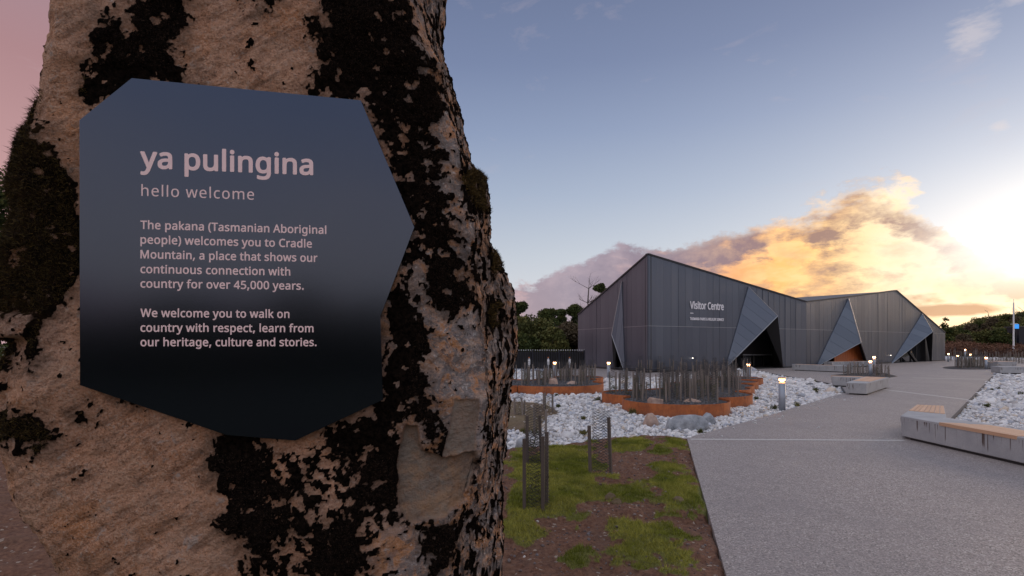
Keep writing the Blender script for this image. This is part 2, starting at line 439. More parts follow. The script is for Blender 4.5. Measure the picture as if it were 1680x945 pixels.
M_sign = material('satin_blue_black_metal', (.19, .205, .235), .15, 1.0, build=lambda nt, o, b: (mix(noise(o, 1.5, 3), (.050, .066, .100), (.062, .075, .102)), noise(o, 200, 2), .00004))
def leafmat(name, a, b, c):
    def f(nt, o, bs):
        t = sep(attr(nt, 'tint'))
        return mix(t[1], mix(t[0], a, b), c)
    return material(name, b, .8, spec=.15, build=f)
M_tree = leafmat('dark_foliage', (.018, .030, .010), (.070, .088, .026), (.16, .15, .04))
M_olive = leafmat('olive_foliage', (.040, .046, .016), (.115, .122, .038), (.22, .18, .055))
M_brownfol = leafmat('brown_foliage', (.045, .036, .024), (.125, .095, .058), (.19, .145, .08))
M_scrub = leafmat('red_scrub', (.07, .032, .022), (.16, .08, .05), (.23, .13, .08))
M_bark = material('bark', (.09, .07, .055), .9, build=board_build((.10, .085, .07), (.05, .04, .03)))
M_darkstake = material('brown_timber_stake', (.1, .08, .07), .9, build=board_build((.135, .105, .09), (.055, .042, .036)))
M_pinkstone = material('pink_sandstone', (.45, .33, .28), .85, build=lambda nt, o, b: (mix(noise(o, 7, 6, .65).lin(.35, .65).clamp(), (.50, .35, .27), (.34, .24, .20)), noise(o, 18, 5, .7), .02))
M_greyst = material('grey_boulder', (.4, .42, .45), .85, build=lambda nt, o, b: (mix(noise(o, 5, 7, .7).lin(.35, .65).clamp(), (.42, .43, .45), (.21, .22, .235)), noise(o, 16, 6, .7), .03))

# ---------------------------------------------------------------- ground, gravel, path
m = MB(); R = 1400
m.face([(-R, -R, -.16), (R, -R, -.16), (R, R, -.16), (-R, R, -.16)])
struct(m.build('ground', M_ground))

GR_EDGE = [G(1142, 716.5), G(1170, 709), G(1200, 700.5), G(1232, 692), G(1260, 684), G(1295, 673), G(1330, 662), G(1360, 653), G(1386, 646)]
PATH = ([(.1, -1.6)] + [G(1190, 945), G(1127, 721)] + GR_EDGE + [G(1379, 634), G(1335, 626), G(1290, 618.5), G(1262, 613), G(1243, 608.5), G(1225, 606.5)]
        + [(8.0, 28.5), (6.0, 27.5), G(1015, 622), G(965, 622), (3.2, 26.6), (2.2, 36), (4.0, 50), (30, 62), (60, 60), (62, 40)] + [G(1700, 611), G(1635, 612), G(1562, 690)] + [(9.1, 11.3), (8.3, 10.3), (16, 10.0), (16, -1.6)])
m = MB(); m.prism(PATH, -.15, .03)
o = m.build('path', M_path); struct(o)
m = MB()
def strip(p, q, wd, z=.034):
    p, q = Vector((*p, 0)), Vector((*q, 0)); t = (q - p).normalized(); n = Vector((-t.y, t.x, 0)) * wd / 2
    m.face([(v.x, v.y, z) for v in (p - n, q - n, q + n, p + n)])
for a, b, wd in (((1133, 720.5), (1484, 722.5), .10), ((1446, 638.5), (1590, 656), .15), ((1497, 619.8), (1617, 622.3), .2)): strip(G(*a, .034), G(*b, .034), wd)
o = m.build('path_joint', M_strip); struct(o)
# thin steel edging along the gravel
m = MB()
for pl in ([G(1635, 612), G(1562, 690), (9.1, 11.3)], [G(1386, 646), G(1379, 634), G(1335, 626), G(1290, 618.5), G(1262, 613), G(1243, 608.5)]):
    for a, b in zip(pl, pl[1:]):
        t = Vector((b[0] - a[0], b[1] - a[1])).normalized(); n = Vector((-t.y, t.x)) * .025
        m.prism([(a[0] - n.x, a[1] - n.y), (b[0] - n.x, b[1] - n.y), (b[0] + n.x, b[1] + n.y), (a[0] + n.x, a[1] + n.y)], -.12, .05)
struct(m.build('path_edging', M_kerb))

# white gravel bed (sheet) and loose stones
def heightfield(name, x0, x1, y0, y1, st, fz, mat, smooth=True):
    xs = np.arange(x0, x1 + st, st); ys = np.arange(y0, y1 + st, st); X, Y = np.meshgrid(xs, ys)
    p = np.stack([X.ravel(), Y.ravel(), np.zeros(X.size)], 1); z, colr = fz(p)
    p[:, 2] = z
    return npmesh(name, p, grid_faces(len(ys), len(xs)), [mat], smooth, colr), p
me, _ = heightfield('gravel_bed', -4, 66, 7.6, 90, .4, lambda p: (-.085 + .03 * fbm(p, .5, 3, 5), None), M_white)
struct(link('gravel_bed', me))

PL_MAIN = [(4.25, 14.33, 1.355), (3.8, 16.3, 1.12), (5.4, 16.4, 1.65), (6.5, 18.3, 1.35), (7.1, 19.76, 1.5), (8.4, 21.6, 1.2), (9.6, 23.6, 1.1)]
PL_LEFT = [(1.5, 20.5, 1.9), (-1.2, 20.9, 2.25), (2.2, 22.3, 1.3), (2.9, 24.1, 1.1)]
TURF = [G(1190, 945), G(1127, 721), G(1095, 716), G(1050, 715), G(1000, 719), G(960, 724), G(915, 732), G(870, 734), G(835, 737), (-1.2, 8.6), (-6.0, 8.4), (-12, 8), (-12, -9), (-2.2, -9)]
MOUND = [(-.2, 11.4), (.1, 10.9), (.55, 10.7), (.6, 11.6), (.85, 13.0), (1.2, 13.9), (1.15, 15.3), (.4, 15.9), (-.6, 15.8), (-1.5, 14.8), (-1.2, 12.4)]
def avoid(x, y, rad):
    r = inside(PATH, x, y)
    for cx, cy, cr in PL_MAIN + PL_LEFT: r |= np.hypot(x - cx, y - cy) < cr + rad * .3
    r |= inside(TURF, x, y) | inside(MOUND, x, y)
    return r
ICO_V = []; _g = (1 + 5 ** .5) / 2
for a in (-1, 1):
    for b in (-_g, _g): ICO_V += [(a, b, 0), (0, a, b), (b, 0, a)]
ICO_V = np.array(ICO_V) / math.hypot(1, _g)
ICO_F = []
for i in range(12):
    for j in range(i + 1, 12):
        for k in range(j + 1, 12):
            if all(abs(np.linalg.norm(ICO_V[a] - ICO_V[b]) - 1.0515) < .01 for a, b in ((i, j), (j, k), (i, k))):
                n = np.cross(ICO_V[j] - ICO_V[i], ICO_V[k] - ICO_V[i]); ICO_F.append((i, j, k) if n @ ICO_V[i] > 0 else (i, k, j))
ICO_F = np.array(ICO_F)
def rot_mats(n, tilt=1.0):
    a, b, c = rng.uniform(0, 2 * np.pi, n), rng.normal(0, .5, n) * tilt, rng.normal(0, .5, n) * tilt
    ca, sa, cb, sb, cc, sc = np.cos(a), np.sin(a), np.cos(b), np.sin(b), np.cos(c), np.sin(c); z, o = np.zeros(n), np.ones(n)
    Rz = np.stack([ca, -sa, z, sa, ca, z, z, z, o], 1).reshape(n, 3, 3); Rx = np.stack([o, z, z, z, cb, -sb, z, sb, cb], 1).reshape(n, 3, 3); Ry = np.stack([cc, z, sc, z, o, z, -sc, z, cc], 1).reshape(n, 3, 3)
    return Rz @ Rx @ Ry
def stones(name, pos, rad, tint, mat, flat=.62):
    n = len(pos); v = ICO_V[None] * (1 + rng.normal(0, .16, (n, 12, 1)))
    v = v * np.stack([rng.uniform(.8, 1.35, n), rng.uniform(.65, 1.0, n), rng.uniform(flat - .12, flat + .15, n)], 1)[:, None] * rad[:, None, None]
    v = np.einsum('nij,nkj->nki', rot_mats(n), v) + pos[:, None]
    f = (ICO_F[None] + (np.arange(n) * 12)[:, None, None]).reshape(-1, 3)
    return npmesh(name, v.reshape(-1, 3), f, [mat], False, {'tint': np.repeat(tint, 12, 0)})
def scatter(x0, x1, y0, y1, st, jit=.9):
    X, Y = np.meshgrid(np.arange(x0, x1, st), np.arange(y0, y1, st)); X, Y = X.ravel(), Y.ravel()
    return X + rng.uniform(-.5, .5, X.size) * st * jit, Y + rng.uniform(-.5, .5, Y.size) * st * jit
def in_view(x, y, m=60): return (np.abs(x / y * F - 0) < 860 + m) & (x / y * F > -30)
PP, RR = [], []
for (x0, x1, y0, y1, st, r0) in ((-.6, 12, 8.4, 15, .060, .036), (12, 17, 8.4, 15, .085, .05), (-.6, 26, 15, 23, .095, .055), (-.6, 36, 23, 34, .15, .078), (14, 62, 34, 62, .42, .17)):
    x, y = scatter(x0, x1, y0, y1, st); k = in_view(x, y) & ~avoid(x, y, .1)
    x, y = x[k], y[k]; r = r0 * np.exp(rng.normal(0, .33, x.size)); big = rng.random(x.size) < .015; r[big] *= 1.7
    z = -.062 + .03 * fbm(np.stack([x, y, x * 0], 1), .5, 3, 5) + r * .25 + rng.uniform(-.02, .03, x.size)
    PP.append(np.stack([x, y, z], 1)); RR.append(r)
PP, RR = np.concatenate(PP), np.concatenate(RR)
t = rng.random(len(PP)); g = .50 + .33 * rng.random(len(PP)) ** .8
T = np.stack([g * 1.02, g * .99, g * .96], 1)
k = t < .13; T[k] *= [.62, .66, .74]
k = (t > .13) & (t < .19); T[k] *= [.80, .68, .55]
k = (t > .19) & (t < .24); T[k] *= [.55, .52, .50]
k = t > .975; T[k] *= [.30, .31, .33]
tag(link('white_gravel', stones('white_gravel', PP, RR, np.clip(T, 0, .88), M_stone)), 'broken white quartz stones covering the beds between path, planters and building', 'gravel', kind='stuff')

# far dirt mound with small guards, behind the turf
MX = [p[0] for p in MOUND]
def mound_z(p):
    s = sdf(MOUND, p[:, 0], p[:, 1]) + .12 * fbm(p, 3, 3, 2)
    return -.12 + .22 * sstep(s, -.25, .55) + .02 * fbm(p, 6, 3, 9), None
me, _ = heightfield('dirt_mound', -2.2, 1.9, 10.2, 16.6, .07, mound_z, M_dirt)
struct(link('dirt_mound', me))
# stones that strayed onto the edge of the path
x, y = scatter(3.0, 13.5, 9.6, 17.5, .16, 1); k = inside(PATH, x, y); e_ = np.full(x.shape, 9.0)
for (ax_, ay_), (bx_, by_) in zip(GR_EDGE, GR_EDGE[1:]):
    t_ = np.clip(((x - ax_) * (bx_ - ax_) + (y - ay_) * (by_ - ay_)) / ((bx_ - ax_) ** 2 + (by_ - ay_) ** 2), 0, 1); e_ = np.minimum(e_, np.hypot(x - ax_ - t_ * (bx_ - ax_), y - ay_ - t_ * (by_ - ay_)))
k &= rng.random(x.size) < np.exp(-e_ / .22) * .7
pp = np.stack([x[k], y[k], np.full(k.sum(), .038)], 1)
tag(link('stray_stones', stones('stray_stones', pp, rng.uniform(.010, .034, len(pp)), np.tile([.55, .54, .53], (len(pp), 1)), M_stone)), 'small white stones strayed from the bed onto the edge of the path', 'stones', kind='stuff')
# loose pale stones on mound and at its rim
x, y = scatter(-1.5, 1.6, 10.6, 16, .16, 1); k = rng.random(x.size) < .22; x, y = x[k], y[k]
pp = np.stack([x, y, x * 0], 1); pp[:, 2] = mound_z(pp)[0]
tag(link('loose_stones', stones('loose_stones', pp, rng.uniform(.015, .045, len(pp)), np.tile([.4, .34, .28], (len(pp), 1)), M_stone)), 'small tan stones strewn over the low dirt mound', 'stones', kind='stuff')

# turf: brown soil with moss and grass
GREEN = [[(835, 765), (900, 740), (960, 745), (1000, 770), (960, 790), (1000, 800), (1060, 800), (1075, 828), (1020, 832), (985, 826), (950, 850), (880, 860), (900, 880), (850, 900), (825, 860)],
         [(1000, 730), (1050, 722), (1080, 730), (1060, 742), (1010, 745)], [(1060, 770), (1110, 765), (1120, 790), (1080, 800), (1055, 785)], [(1090, 795), (1150, 800), (1155, 828), (1110, 838), (1090, 820)],
         [(985, 905), (1050, 880), (1085, 895), (1070, 925), (1010, 930)], [(1090, 920), (1140, 905), (1160, 935), (1120, 950)], [(905, 905), (960, 895), (985, 920), (940, 940)], [(1100, 880), (1140, 885), (1120, 900)], [(840, 745), (870, 740), (880, 760), (850, 770)], [(1080, 722), (1125, 722), (1120, 735), (1090, 740)]]
GREENW = [[G(*q) for q in g] for g in GREEN] + [[(-6.5, 5.2), (-4.4, 5.6), (-4.2, 4.6), (-5.6, 4.2)], [(-7.5, 7), (-5.6, 7.4), (-5.2, 6.2), (-7.2, 6)], [(-4.6, 4.2), (-3.4, 4.4), (-3.3, 3.8), (-4.4, 3.6)]]
def turf_fields(p):
    x, y = p[:, 0], p[:, 1]
    gsd = np.full(x.shape, -9.0)
    for g in GREENW: gsd = np.maximum(gsd, sdf(g, x, y))
    gm = sstep(gsd + .34 * fbm(p, 1.6, 4, 31) + .10 * fbm(p, 9, 3, 3), -.10, .12) * .95
    gm = np.clip(np.maximum(gm, sstep(fbm(p, 1.15, 4, 77) + .25 * fbm(p, 7, 3, 5), .25, .44) * .95), 0, 1)
    gm = gm * (1 - .75 * sstep(-x, 3.0, 3.4))
    s = sdf(TURF, x, y) + .05 * fbm(p, 3, 3, 8)
    h = .014 + .060 * fbm(p, 1.3, 3, 11) + .034 * fbm(p, 5, 3, 12) + .016 * fbm(p, 22, 2, 13) + gm * (.045 + .02 * fbm(p, 9, 2, 14))
    h = np.minimum(h, .015 + .12 * np.clip(s, 0, .5)) - .17 * sstep(-s, -.02, .10)
    return h, gm, s
def turf_z(p):
    h, gm, s = turf_fields(p)
    return h, {'mask': np.stack([gm, gm, gm], 1)}
def turf_build(nt, o, b):
    gm = sep(attr(nt, 'mask'))[0]; n = noise(o, 26, 5, .7); l = noise(o, 3, 4, .6)
    soil = mix(n.lin(.35, .65).clamp(), (.095, .038, .022), (.24, .115, .065)); soil = mix(l.lin(.45, .7).clamp() * .5, soil, (.15, .085, .055))
    soil = mix((sep(voro(o, 42, out='Color'))[0]).step(.975, .985), soil, (.36, .28, .22))
    gr = mix(noise(o, 40, 4, .7).lin(.3, .7).clamp(), (.095, .095, .018), (.215, .205, .045))
    f = (gm + (n - .5) * .7).step(.38, .6)
    return mix(f, soil, gr), n + sep(voro(o, 42, out='Color'))[1] * .3, .03
M_turf = material('soil_and_moss', (.1, .06, .04), .95, build=turf_build)
me, _ = heightfield('turf', -.7, 3.5, 3.2, 10.2, .021, turf_z, M_turf); struct(link('turf', me))
me, _ = heightfield('turf', -12, -.72, 2.2, 10.2, .07, turf_z, M_turf); struct(link('turf', me))
# short grass blades on the green patches
def blades(name, x0, x1, y0, y1, n, hmin, hmax, wd, mat):
    x, y = rng.uniform(x0, x1, n), rng.uniform(y0, y1, n); p = np.stack([x, y, x * 0], 1); h, gm, s = turf_fields(p)
    k = (rng.random(n) < np.clip((gm - .35) * 2.2, 0.0, 1)) & (s > .04); p = p[k]; p[:, 2] = h[k]; n = len(p); L = rng.uniform(hmin, hmax, n) * (.6 + .8 * gm[k])
    a = rng.uniform(0, 2 * np.pi, n); sd = np.stack([np.cos(a), np.sin(a), a * 0], 1) * wd * rng.uniform(.6, 1.5, (n, 1))
    tp = np.stack([rng.normal(0, .55, n), rng.normal(0, .55, n), np.ones(n)], 1) * L[:, None]
    v = np.stack([p - sd, p + sd, p + tp], 1).reshape(-1, 3); v[:, 2] -= .002; f = np.arange(n * 3).reshape(-1, 3)
    pat = sstep(fbm(p, 1.7, 3, 55), -.3, .3)
    t = np.stack([np.clip(rng.random(n) * .7 + .3 * sstep(fbm(p, 4, 3, 56), -.2, .3), 0, 1), np.clip(rng.random(n) * .75 * pat + .2 * pat, 0, 1), a * 0], 1)
    return npmesh(name, v, f, [mat], False, {'tint': np.repeat(t, 3, 0)})
M_grass = leafmat('grass_blade', (.075, .092, .010), (.23, .245, .030), (.42, .38, .08))
tag(link('grass', blades('grass', -.6, 3.4, 3.6, 10, 380000, .010, .034, .0022, M_grass)), 'low green moss and grass patches on brown soil beside the path', 'grass', kind='stuff')
tag(link('grass', blades('grass', -7.5, -3, 3.6, 8.5, 60000, .010, .03, .003, M_grass)), 'sparse green tufts on the soil left of the big rock', 'grass', kind='stuff')
# crumbs, twigs and pebbles on the soil
x, y = scatter(-.6, 3.3, 3.5, 10, .052, 1); k = (rng.random(x.size) < .5); x, y = x[k], y[k]; p = np.stack([x, y, x * 0], 1); h, gm, s = turf_fields(p); k = (s > .03) & (rng.random(len(p)) > gm * .8)
p = p[k]; p[:, 2] = h[k]; t = rng.random((len(p), 1)); cc = np.where(t < .80, np.array([[.085, .045, .03]]), np.where(t < .978, np.array([[.17, .11, .08]]), np.array([[.48, .44, .40]]))) * rng.uniform(.6, 1.3, (len(p), 1))
tag(link('soil_crumbs', stones('soil_crumbs', p, .006 + .016 * rng.random(len(p)) ** 3.5, cc, M_stone)), 'clods, twigs and pebbles on the bare soil by the path', 'soil', kind='stuff')
xx = [(1.42, 6.0, .10), (2.0, 6.15, .05), (.36, 7.3, .04), (1.65, 5.9, .06), (2.75, 6.5, .055), (.6, 5.1, .05)]
#MARK2
# ---------------------------------------------------------------- visitor centre
def gp(px, py): return Vector((*G(px, py), 0))
A, B, Cc, Ee = gp(949, 602), gp(1063, 612), gp(1322, 603), gp(1550, 592)
hA, hB, hC, hD, hE = [EYE + (HY - y) / F * pt.y for y, pt in ((516, A), (417, B), (495, Cc), (476, Cc.lerp(Ee, .5)), (545.5, Ee))]
class Wall:
    def __init__(s, a, b):
        s.o = Vector(a); s.L = (Vector(b) - s.o).length; s.d = (Vector(b) - s.o).normalized(); s.n = Vector((s.d.y, -s.d.x, 0))
        if s.n.y > 0: s.n = -s.n
    def hit(s, px, py, off=0.0):
        o = s.o + s.n * off; r = Vector(((px - CX) / F, 1, 0)); den = r.x * s.n.x + r.y * s.n.y
        t = (o.x * s.n.x + o.y * s.n.y) / den; p = r * t
        return ((p - o).dot(s.d), EYE + (HY - py) / F * t)
    def pt(s, q, off=0.0): return s.o + s.d * q[0] + s.n * off + Vector((0, 0, q[1]))
    def p3(s, px, py, off=0.0): return s.pt(s.hit(px, py, off), off)
WA, WB, WC = Wall(A, B), Wall(B, Cc), Wall(Cc, Ee)
sD, zD = WC.hit(1470, 476.5); sD2, zD2 = WC.hit(1395, 486.5)
centre = thing('visitor_centre', 'angular building clad in dark grey ribbed metal with folded triangular entrances', 'building', (0, 0, 0))
outlines = {id(WA): [(0, 0), (WA.L, 0), (WA.L, hB), (0, hA)], id(WB): [(0, 0), (WB.L, 0), (WB.L, hC), (0, hB)], id(WC): [(0, 0), (WC.L, 0), (WC.L, hE), (sD, zD), (sD2, zD2), (0, hC)]}
def cut(wl, px): return ccw([wl.hit(*q) for q in px])
CUTS = {id(WA): [cut(WA, [(1020, 461), (1004, 548), (1008, 612), (1025, 612)])],
        id(WB): [cut(WB, [(1228, 470), (1275.5, 518), (1285, 608), (1188, 610)])],
        id(WC): [cut(WC, [(1392, 490), (1426, 606), (1336, 608)]), cut(WC, [(1513, 514), (1530, 544), (1528, 600), (1460, 601)])]}
ZS = 2.8
for wl, nm in ((WA, .59), (WB, .62), (WC, .64)):
    out, cuts = outlines[id(wl)], CUTS[id(wl)]
    pcs = [out]
    for c in cuts: pcs = [q for p in pcs for q in clip_out(p, c)]
    m = MB()
    for p in pcs: m.slab([wl.pt(q, -.02) for q in p], wl.n * -.22)
    m.build('wall', M_trim, centre, fix=True)
    n = max(1, round(wl.L / nm)); wd = wl.L / n
    zs = [wl.hit(*q)[1] for q in ()] or [ZS]
    for i in range(n):
        s0, s1 = i * wd + .006, (i + 1) * wd - .006; t1 = random.uniform(-1, 1) * .014; b0 = random.uniform(.0, .006)
        for z0, z1 in ((.12, ZS - .012), (ZS + .012, 9)):
            cell = clip_in([(s0, z0), (s1, z0), (s1, z1), (s0, z1)], out)
            if not cell: continue
            q = [cell]
            for c in cuts: q = [a for p in q for a in clip_out(p, c)]
            q = [a for a in q if abs(area(a)) > .002]
            if not q: continue
            m = MB(); uvs = []
            t2 = random.uniform(-1, 1) * .006
            def off(p): u = (p[0] - s0) / wd - .5; return .03 + b0 + u * t1 + (t2 if z0 > 1 else -t2) * u + .0035 * math.sin((p[1]) * .9 + i)
            for a in q:
                a = ccw(a); k = len(a); f = [wl.pt(p, off(p)) for p in a]; bk = [wl.pt(p, 0) for p in a]
                base_i = len(m.v); m.add(f + bk, [list(range(k))] + [[(j + 1) % k, j, k + j, k + (j + 1) % k] for j in range(k)]); uvs += [(p[0], p[1]) for p in a] * 2
            o = m.build('cladding_panel', M_metal, centre, fix=True)
            uv = o.data.uv_layers.new(name='UVMap')
            for lp in o.data.loops: uv.data[lp.index].uv = uvs[lp.vertex_index]
    # pale horizontal joint, dark base and top edge
    for z0, z1, mt, nm2, of in ((ZS - .012, ZS + .012, M_seam, 'joint_flashing', .046), (-.02, .13, M_trim, 'base_flashing', .07)):
        q = [clip_in([(0, z0), (wl.L, z0), (wl.L, z1), (0, z1)], out)]
        for c in cuts: q = [a for p in q for a in clip_out(p, c)]
        for a in q: m = MB(); m.slab([wl.pt(p, of) for p in a], wl.n * -.04); m.build(nm2, mt, centre, fix=True)
    m = MB(); tops = {id(WA): [(0, hA), (WA.L, hB)], id(WB): [(0, hB), (WB.L, hC)], id(WC): [(0, hC), (sD2, zD2), (sD, zD), (WC.L, hE)]}[id(wl)]
    for a, b in zip(tops, tops[1:]): m.slab([wl.pt((a[0], a[1] - .05), .08), wl.pt((b[0], b[1] - .05), .08), wl.pt((b[0], b[1] + .05), .08), wl.pt((a[0], a[1] + .05), .08)], wl.n * -.3)
    m.build('roof_trim', M_trim, centre, fix=True)
# roof and rear walls
At, Bt, Ct, Dt, Et = A + Vector((0, 0, hA)), B + Vector((0, 0, hB)), Cc + Vector((0, 0, hC)), WC.pt((sD, zD)), Ee + Vector((0, 0, hE))
D2 = WC.pt((sD2, zD2))
Rr = P(1240, 492.5, 57); A2 = Vector((7.6, 58, 3.2)); G2 = Vector((47, 66, 2.0)); H2 = Vector((30, 68, 2.4))
ins = lambda p: p + Vector((0, .12, -.03))
At, Bt, Ct, Dt, Et, D2 = map(ins, (At, Bt, Ct, Dt, Et, D2))
m = MB()
for tri in ((At, Bt, A2), (Bt, Rr, A2), (Bt, Ct, Rr), (Ct, D2, Rr), (D2, Dt, Rr), (Dt, Et, G2), (Dt, G2, Rr), (Rr, G2, H2), (Rr, H2, A2)): m.slab(tri, (0, 0, -.08))
m.build('roof', M_roof, centre, fix=True)
m = MB()
for a, b in ((At, A2), (A2, H2), (H2, G2), (G2, Et)): m.face([(a.x, a.y, 0), (b.x, b.y, 0), tuple(b - Vector((0, 0, .04))), tuple(a - Vector((0, 0, .04)))])
m.build('rear_wall', M_roof, centre)
m = MB(); m.face([(v.x, v.y, .032) for v in (A, B, Cc, Ee, G2, H2, A2)]); m.build('floor', M_soil, centre)

def panelize(pts, q0, q1, wdt, name, matl, th=.05):
    """split a flat 3-D polygon into sheets by parallel seams running q0->q1"""
    P3 = [Vector(p) for p in pts]; n = (P3[1] - P3[0]).cross(P3[2] - P3[0]).normalized()
    if n.y > 0: n = -n
    u = (Vector(q1) - Vector(q0)); u = (u - n * u.dot(n)).normalized(); v = n.cross(u); o = P3[0]
    poly = [((p - o).dot(u), (p - o).dot(v)) for p in P3]; vs = [q[1] for q in poly]; lo, hi = min(vs), max(vs); k = max(1, round((hi - lo) / wdt)); wdt = (hi - lo) / k
    for i in range(k):
        a = clip(clip(poly, (0, 1), lo + (i + 1) * wdt - .006), (0, -1), -(lo + i * wdt + .006))
        if len(a) < 3: continue
        m = MB(); m.slab([o + u * q[0] + v * q[1] + n * .012 for q in a], n * -th); m.build(name, matl, centre, fix=True)
    m = MB(); m.slab([p - n * .02 for p in P3], n * -.03); m.build('fold_backing', M_seam, centre, fix=True)
def edge_trim(a, b, r=.035, mt=None):
    m = MB(); m.tube(a, b, r, n=6); m.build('fold_edge', mt or M_seam, centre)
# folds: apex and foot lie on the wall, the elbow is pushed outwards
def fold(wl, apex, elbow, foot, push, seam, wdt, jamb=None, edges=((0, 1), (1, 2))):
    a, e, f = wl.p3(*apex, .06), wl.p3(*elbow, push), wl.p3(*foot, .06)
    panelize([a, e, f], wl.p3(*seam[0], .3), wl.p3(*seam[1], .3), wdt, 'fold_panel', M_facet)
    V = (a, e, f)
    for i, j in edges: edge_trim(V[i], V[j], .03)
    return a, e, f
a, e, f = fold(WB, (1228, 470.5), (1276, 518.5), (1190, 604), .85, ((1216, 492), (1262, 545)), .62)
ft = WB.p3(1284.5, 604, .04)
m = MB(); m.slab([e, a, ft], WB.n * -.04); m.slab([e - WB.n * .04, ft, WB.p3(1269, 603, -1.2), WB.p3(1262, 540, -1.2)], WB.d * .05); m.build('jamb', M_black, centre, fix=True)
a, e, f = fold(WA, (1020, 462), (1003.5, 549), (1025, 612), .35, ((1018, 490), (1012, 560)), .35)
m = MB(); m.slab([e, a, WA.p3(1007.5, 612, .03)], WA.n * -.04); m.build('jamb', M_black, centre, fix=True)
a, e, f = fold(WC, (1392, 490), (1412.5, 562), (1339, 602), .7, ((1372, 545), (1388, 560)), .9)
ft = WC.p3(1426, 602, .05)
m = MB(); m.slab([e, a, ft], WC.n * -.05); m.build('jamb', M_facet, centre, fix=True); edge_trim(a, e, .06); edge_trim(e, ft, .05)
a, e, f = fold(WC, (1513, 514.5), (1530.5, 544), (1461, 598), .7, ((1498, 550), (1512, 562)), .7)
m = MB(); m.slab([e, a, WC.p3(1528, 600, .05)], WC.n * -.05)
m.slab([WC.p3(1518, 552, -.1), WC.p3(1528, 545, -.1), WC.p3(1527, 594, -.1), WC.p3(1519, 594, -.1)], WC.n * -.4); m.build('jamb', M_black, centre, fix=True)
m = MB(); m.tube(WC.p3(1491, 577, .1), WC.p3(1503, 594, .0), .16, n=4); m.build('strut', M_black, centre)
# recessed fronts inside the folds
def recess(wl, pxs, off, mt, name): m = MB(); m.slab([wl.p3(x, y, off) for x, y in pxs], wl.n * -.05); return m.build(name, mt, centre, fix=True)
recess(WB, [(1180, 505), (1296, 505), (1296, 603), (1180, 603)], -2.2, M_dark, 'lobby_wall')
for x0, x1 in ((1206, 1219.5), (1220.5, 1236), (1237, 1252), (1253, 1268)): recess(WB, [(x0, 584), (x1, 584), (x1, 600), (x0, 600)], -2.0, M_glass, 'glass_door')
for x0, x1 in ((1219, 1233), (1234.5, 1249), (1250, 1262), (1263, 1271)): m = MB(); m.tube(WB.p3(x0, 582.2, -1.5), WB.p3(x1, 582.0, -1.5), .05, n=4); m.build('door_header', M_seam, centre)
for x in (1219.5, 1236.5, 1252.5, 1268): m = MB(); m.tube(WB.p3(x, 581, -1.9), WB.p3(x, 601, -1.9), .05, n=4); m.build('door_frame', M_black, centre)
s0 = WC.hit(1369, 590, -.35)[0]; s1 = WC.hit(1427, 590, -.35)[0]; n = 20
for i in range(n):
    a0, a1 = s0 + (s1 - s0) * i / n + .012, s0 + (s1 - s0) * (i + 1) / n - .012
    m = MB(); m.slab([WC.pt((a0, 0.05), -.35), WC.pt((a1, 0.05), -.35), WC.pt((a1, 3.2), -.35), WC.pt((a0, 3.2), -.35)], WC.n * -.05); m.build('timber_board', M_cedar, centre, fix=True)
recess(WC, [(1340, 503), (1434, 500), (1434, 603), (1335, 603)], -1.3, M_dark, 'lobby_wall')
recess(WC, [(1340, 585), (1350, 585), (1350, 597), (1340, 597)], -1.0, M_glass, 'window')
recess(WC, [(1362, 583), (1371, 583), (1371, 598), (1362, 598)], -1.0, M_glass, 'window')
for x0, x1 in ((1462, 1478), (1479, 1494), (1495, 1503.2), (1504, 1521)): recess(WC, [(x0, 540), (x1, 540), (x1, 599), (x0, 599)], -.5, M_glass, 'glass_wall')
for x in (1478.5, 1494.5, 1503.6): m = MB(); m.tube(WC.p3(x, 545, -.46), WC.p3(x, 598, -.46), .05, n=4); m.build('mullion', M_black, centre)
recess(WC, [(1457, 540), (1529, 538), (1529, 600), (1457, 600)], -.9, M_dark, 'lobby_wall')

# ---------------------------------------------------------------- lettering
FONT = None
try:
    import os
    _f = os.path.join(bpy.utils.system_resource('DATAFILES', path='fonts'), 'NotoSansMath-Regular.woff2')
    if os.path.exists(_f): FONT = bpy.data.fonts.load(_f)
except Exception: FONT = None
_cap = {}
def glyph_mesh(body, space=1.0):
    c = bpy.data.curves.new('lettering', 'FONT'); c.body = body; c.space_character = space; c.resolution_u = 6
    if FONT: c.font = FONT
    o = bpy.data.objects.new('lettering', c); col.objects.link(o)
    dg = bpy.context.evaluated_depsgraph_get(); me = bpy.data.meshes.new_from_object(o.evaluated_get(dg))
    v = np.array([q.co[:2] for q in me.vertices]); f = [list(q.vertices) for q in me.polygons]
    bpy.data.objects.remove(o); bpy.data.curves.remove(c); bpy.data.meshes.remove(me); return v, f
def text(name, body, origin, right, up, width, cap, mat, parent, bold=0.0, space=1.0, lift=.0006, ref='H'):
    """lettering laid on a plane: left end of the baseline at origin, fitted to a width and a letter height; bold thickens strokes (metres)"""
    v, f = glyph_mesh(body, space)
    if ref not in _cap: _cap[ref] = glyph_mesh(ref)[0][:, 1].max()
    x0, x1 = v[:, 0].min(), v[:, 0].max(); k = (width - 2 * bold) / (x1 - x0); kz = (cap - 2 * bold) / _cap[ref]
    right, up = Vector(right).normalized(), Vector(up).normalized(); n = right.cross(up)
    if n.y > 0: n = -n
    m = MB(); steps = [(0, 0)] if bold <= 0 else [(0, 0)] + [(bold * math.cos(t), bold * math.sin(t)) for t in [2 * math.pi * (i + .5) / 12 for i in range(12)]]
    for i, (a, b) in enumerate(steps):
        m.add([Vector(origin) + right * ((x - x0) * k + bold + a) + up * (y * kz + bold + b) + n * (lift + i * max(2e-5, lift * .06)) for x, y in v], f)
    return m.build(name, mat, parent)
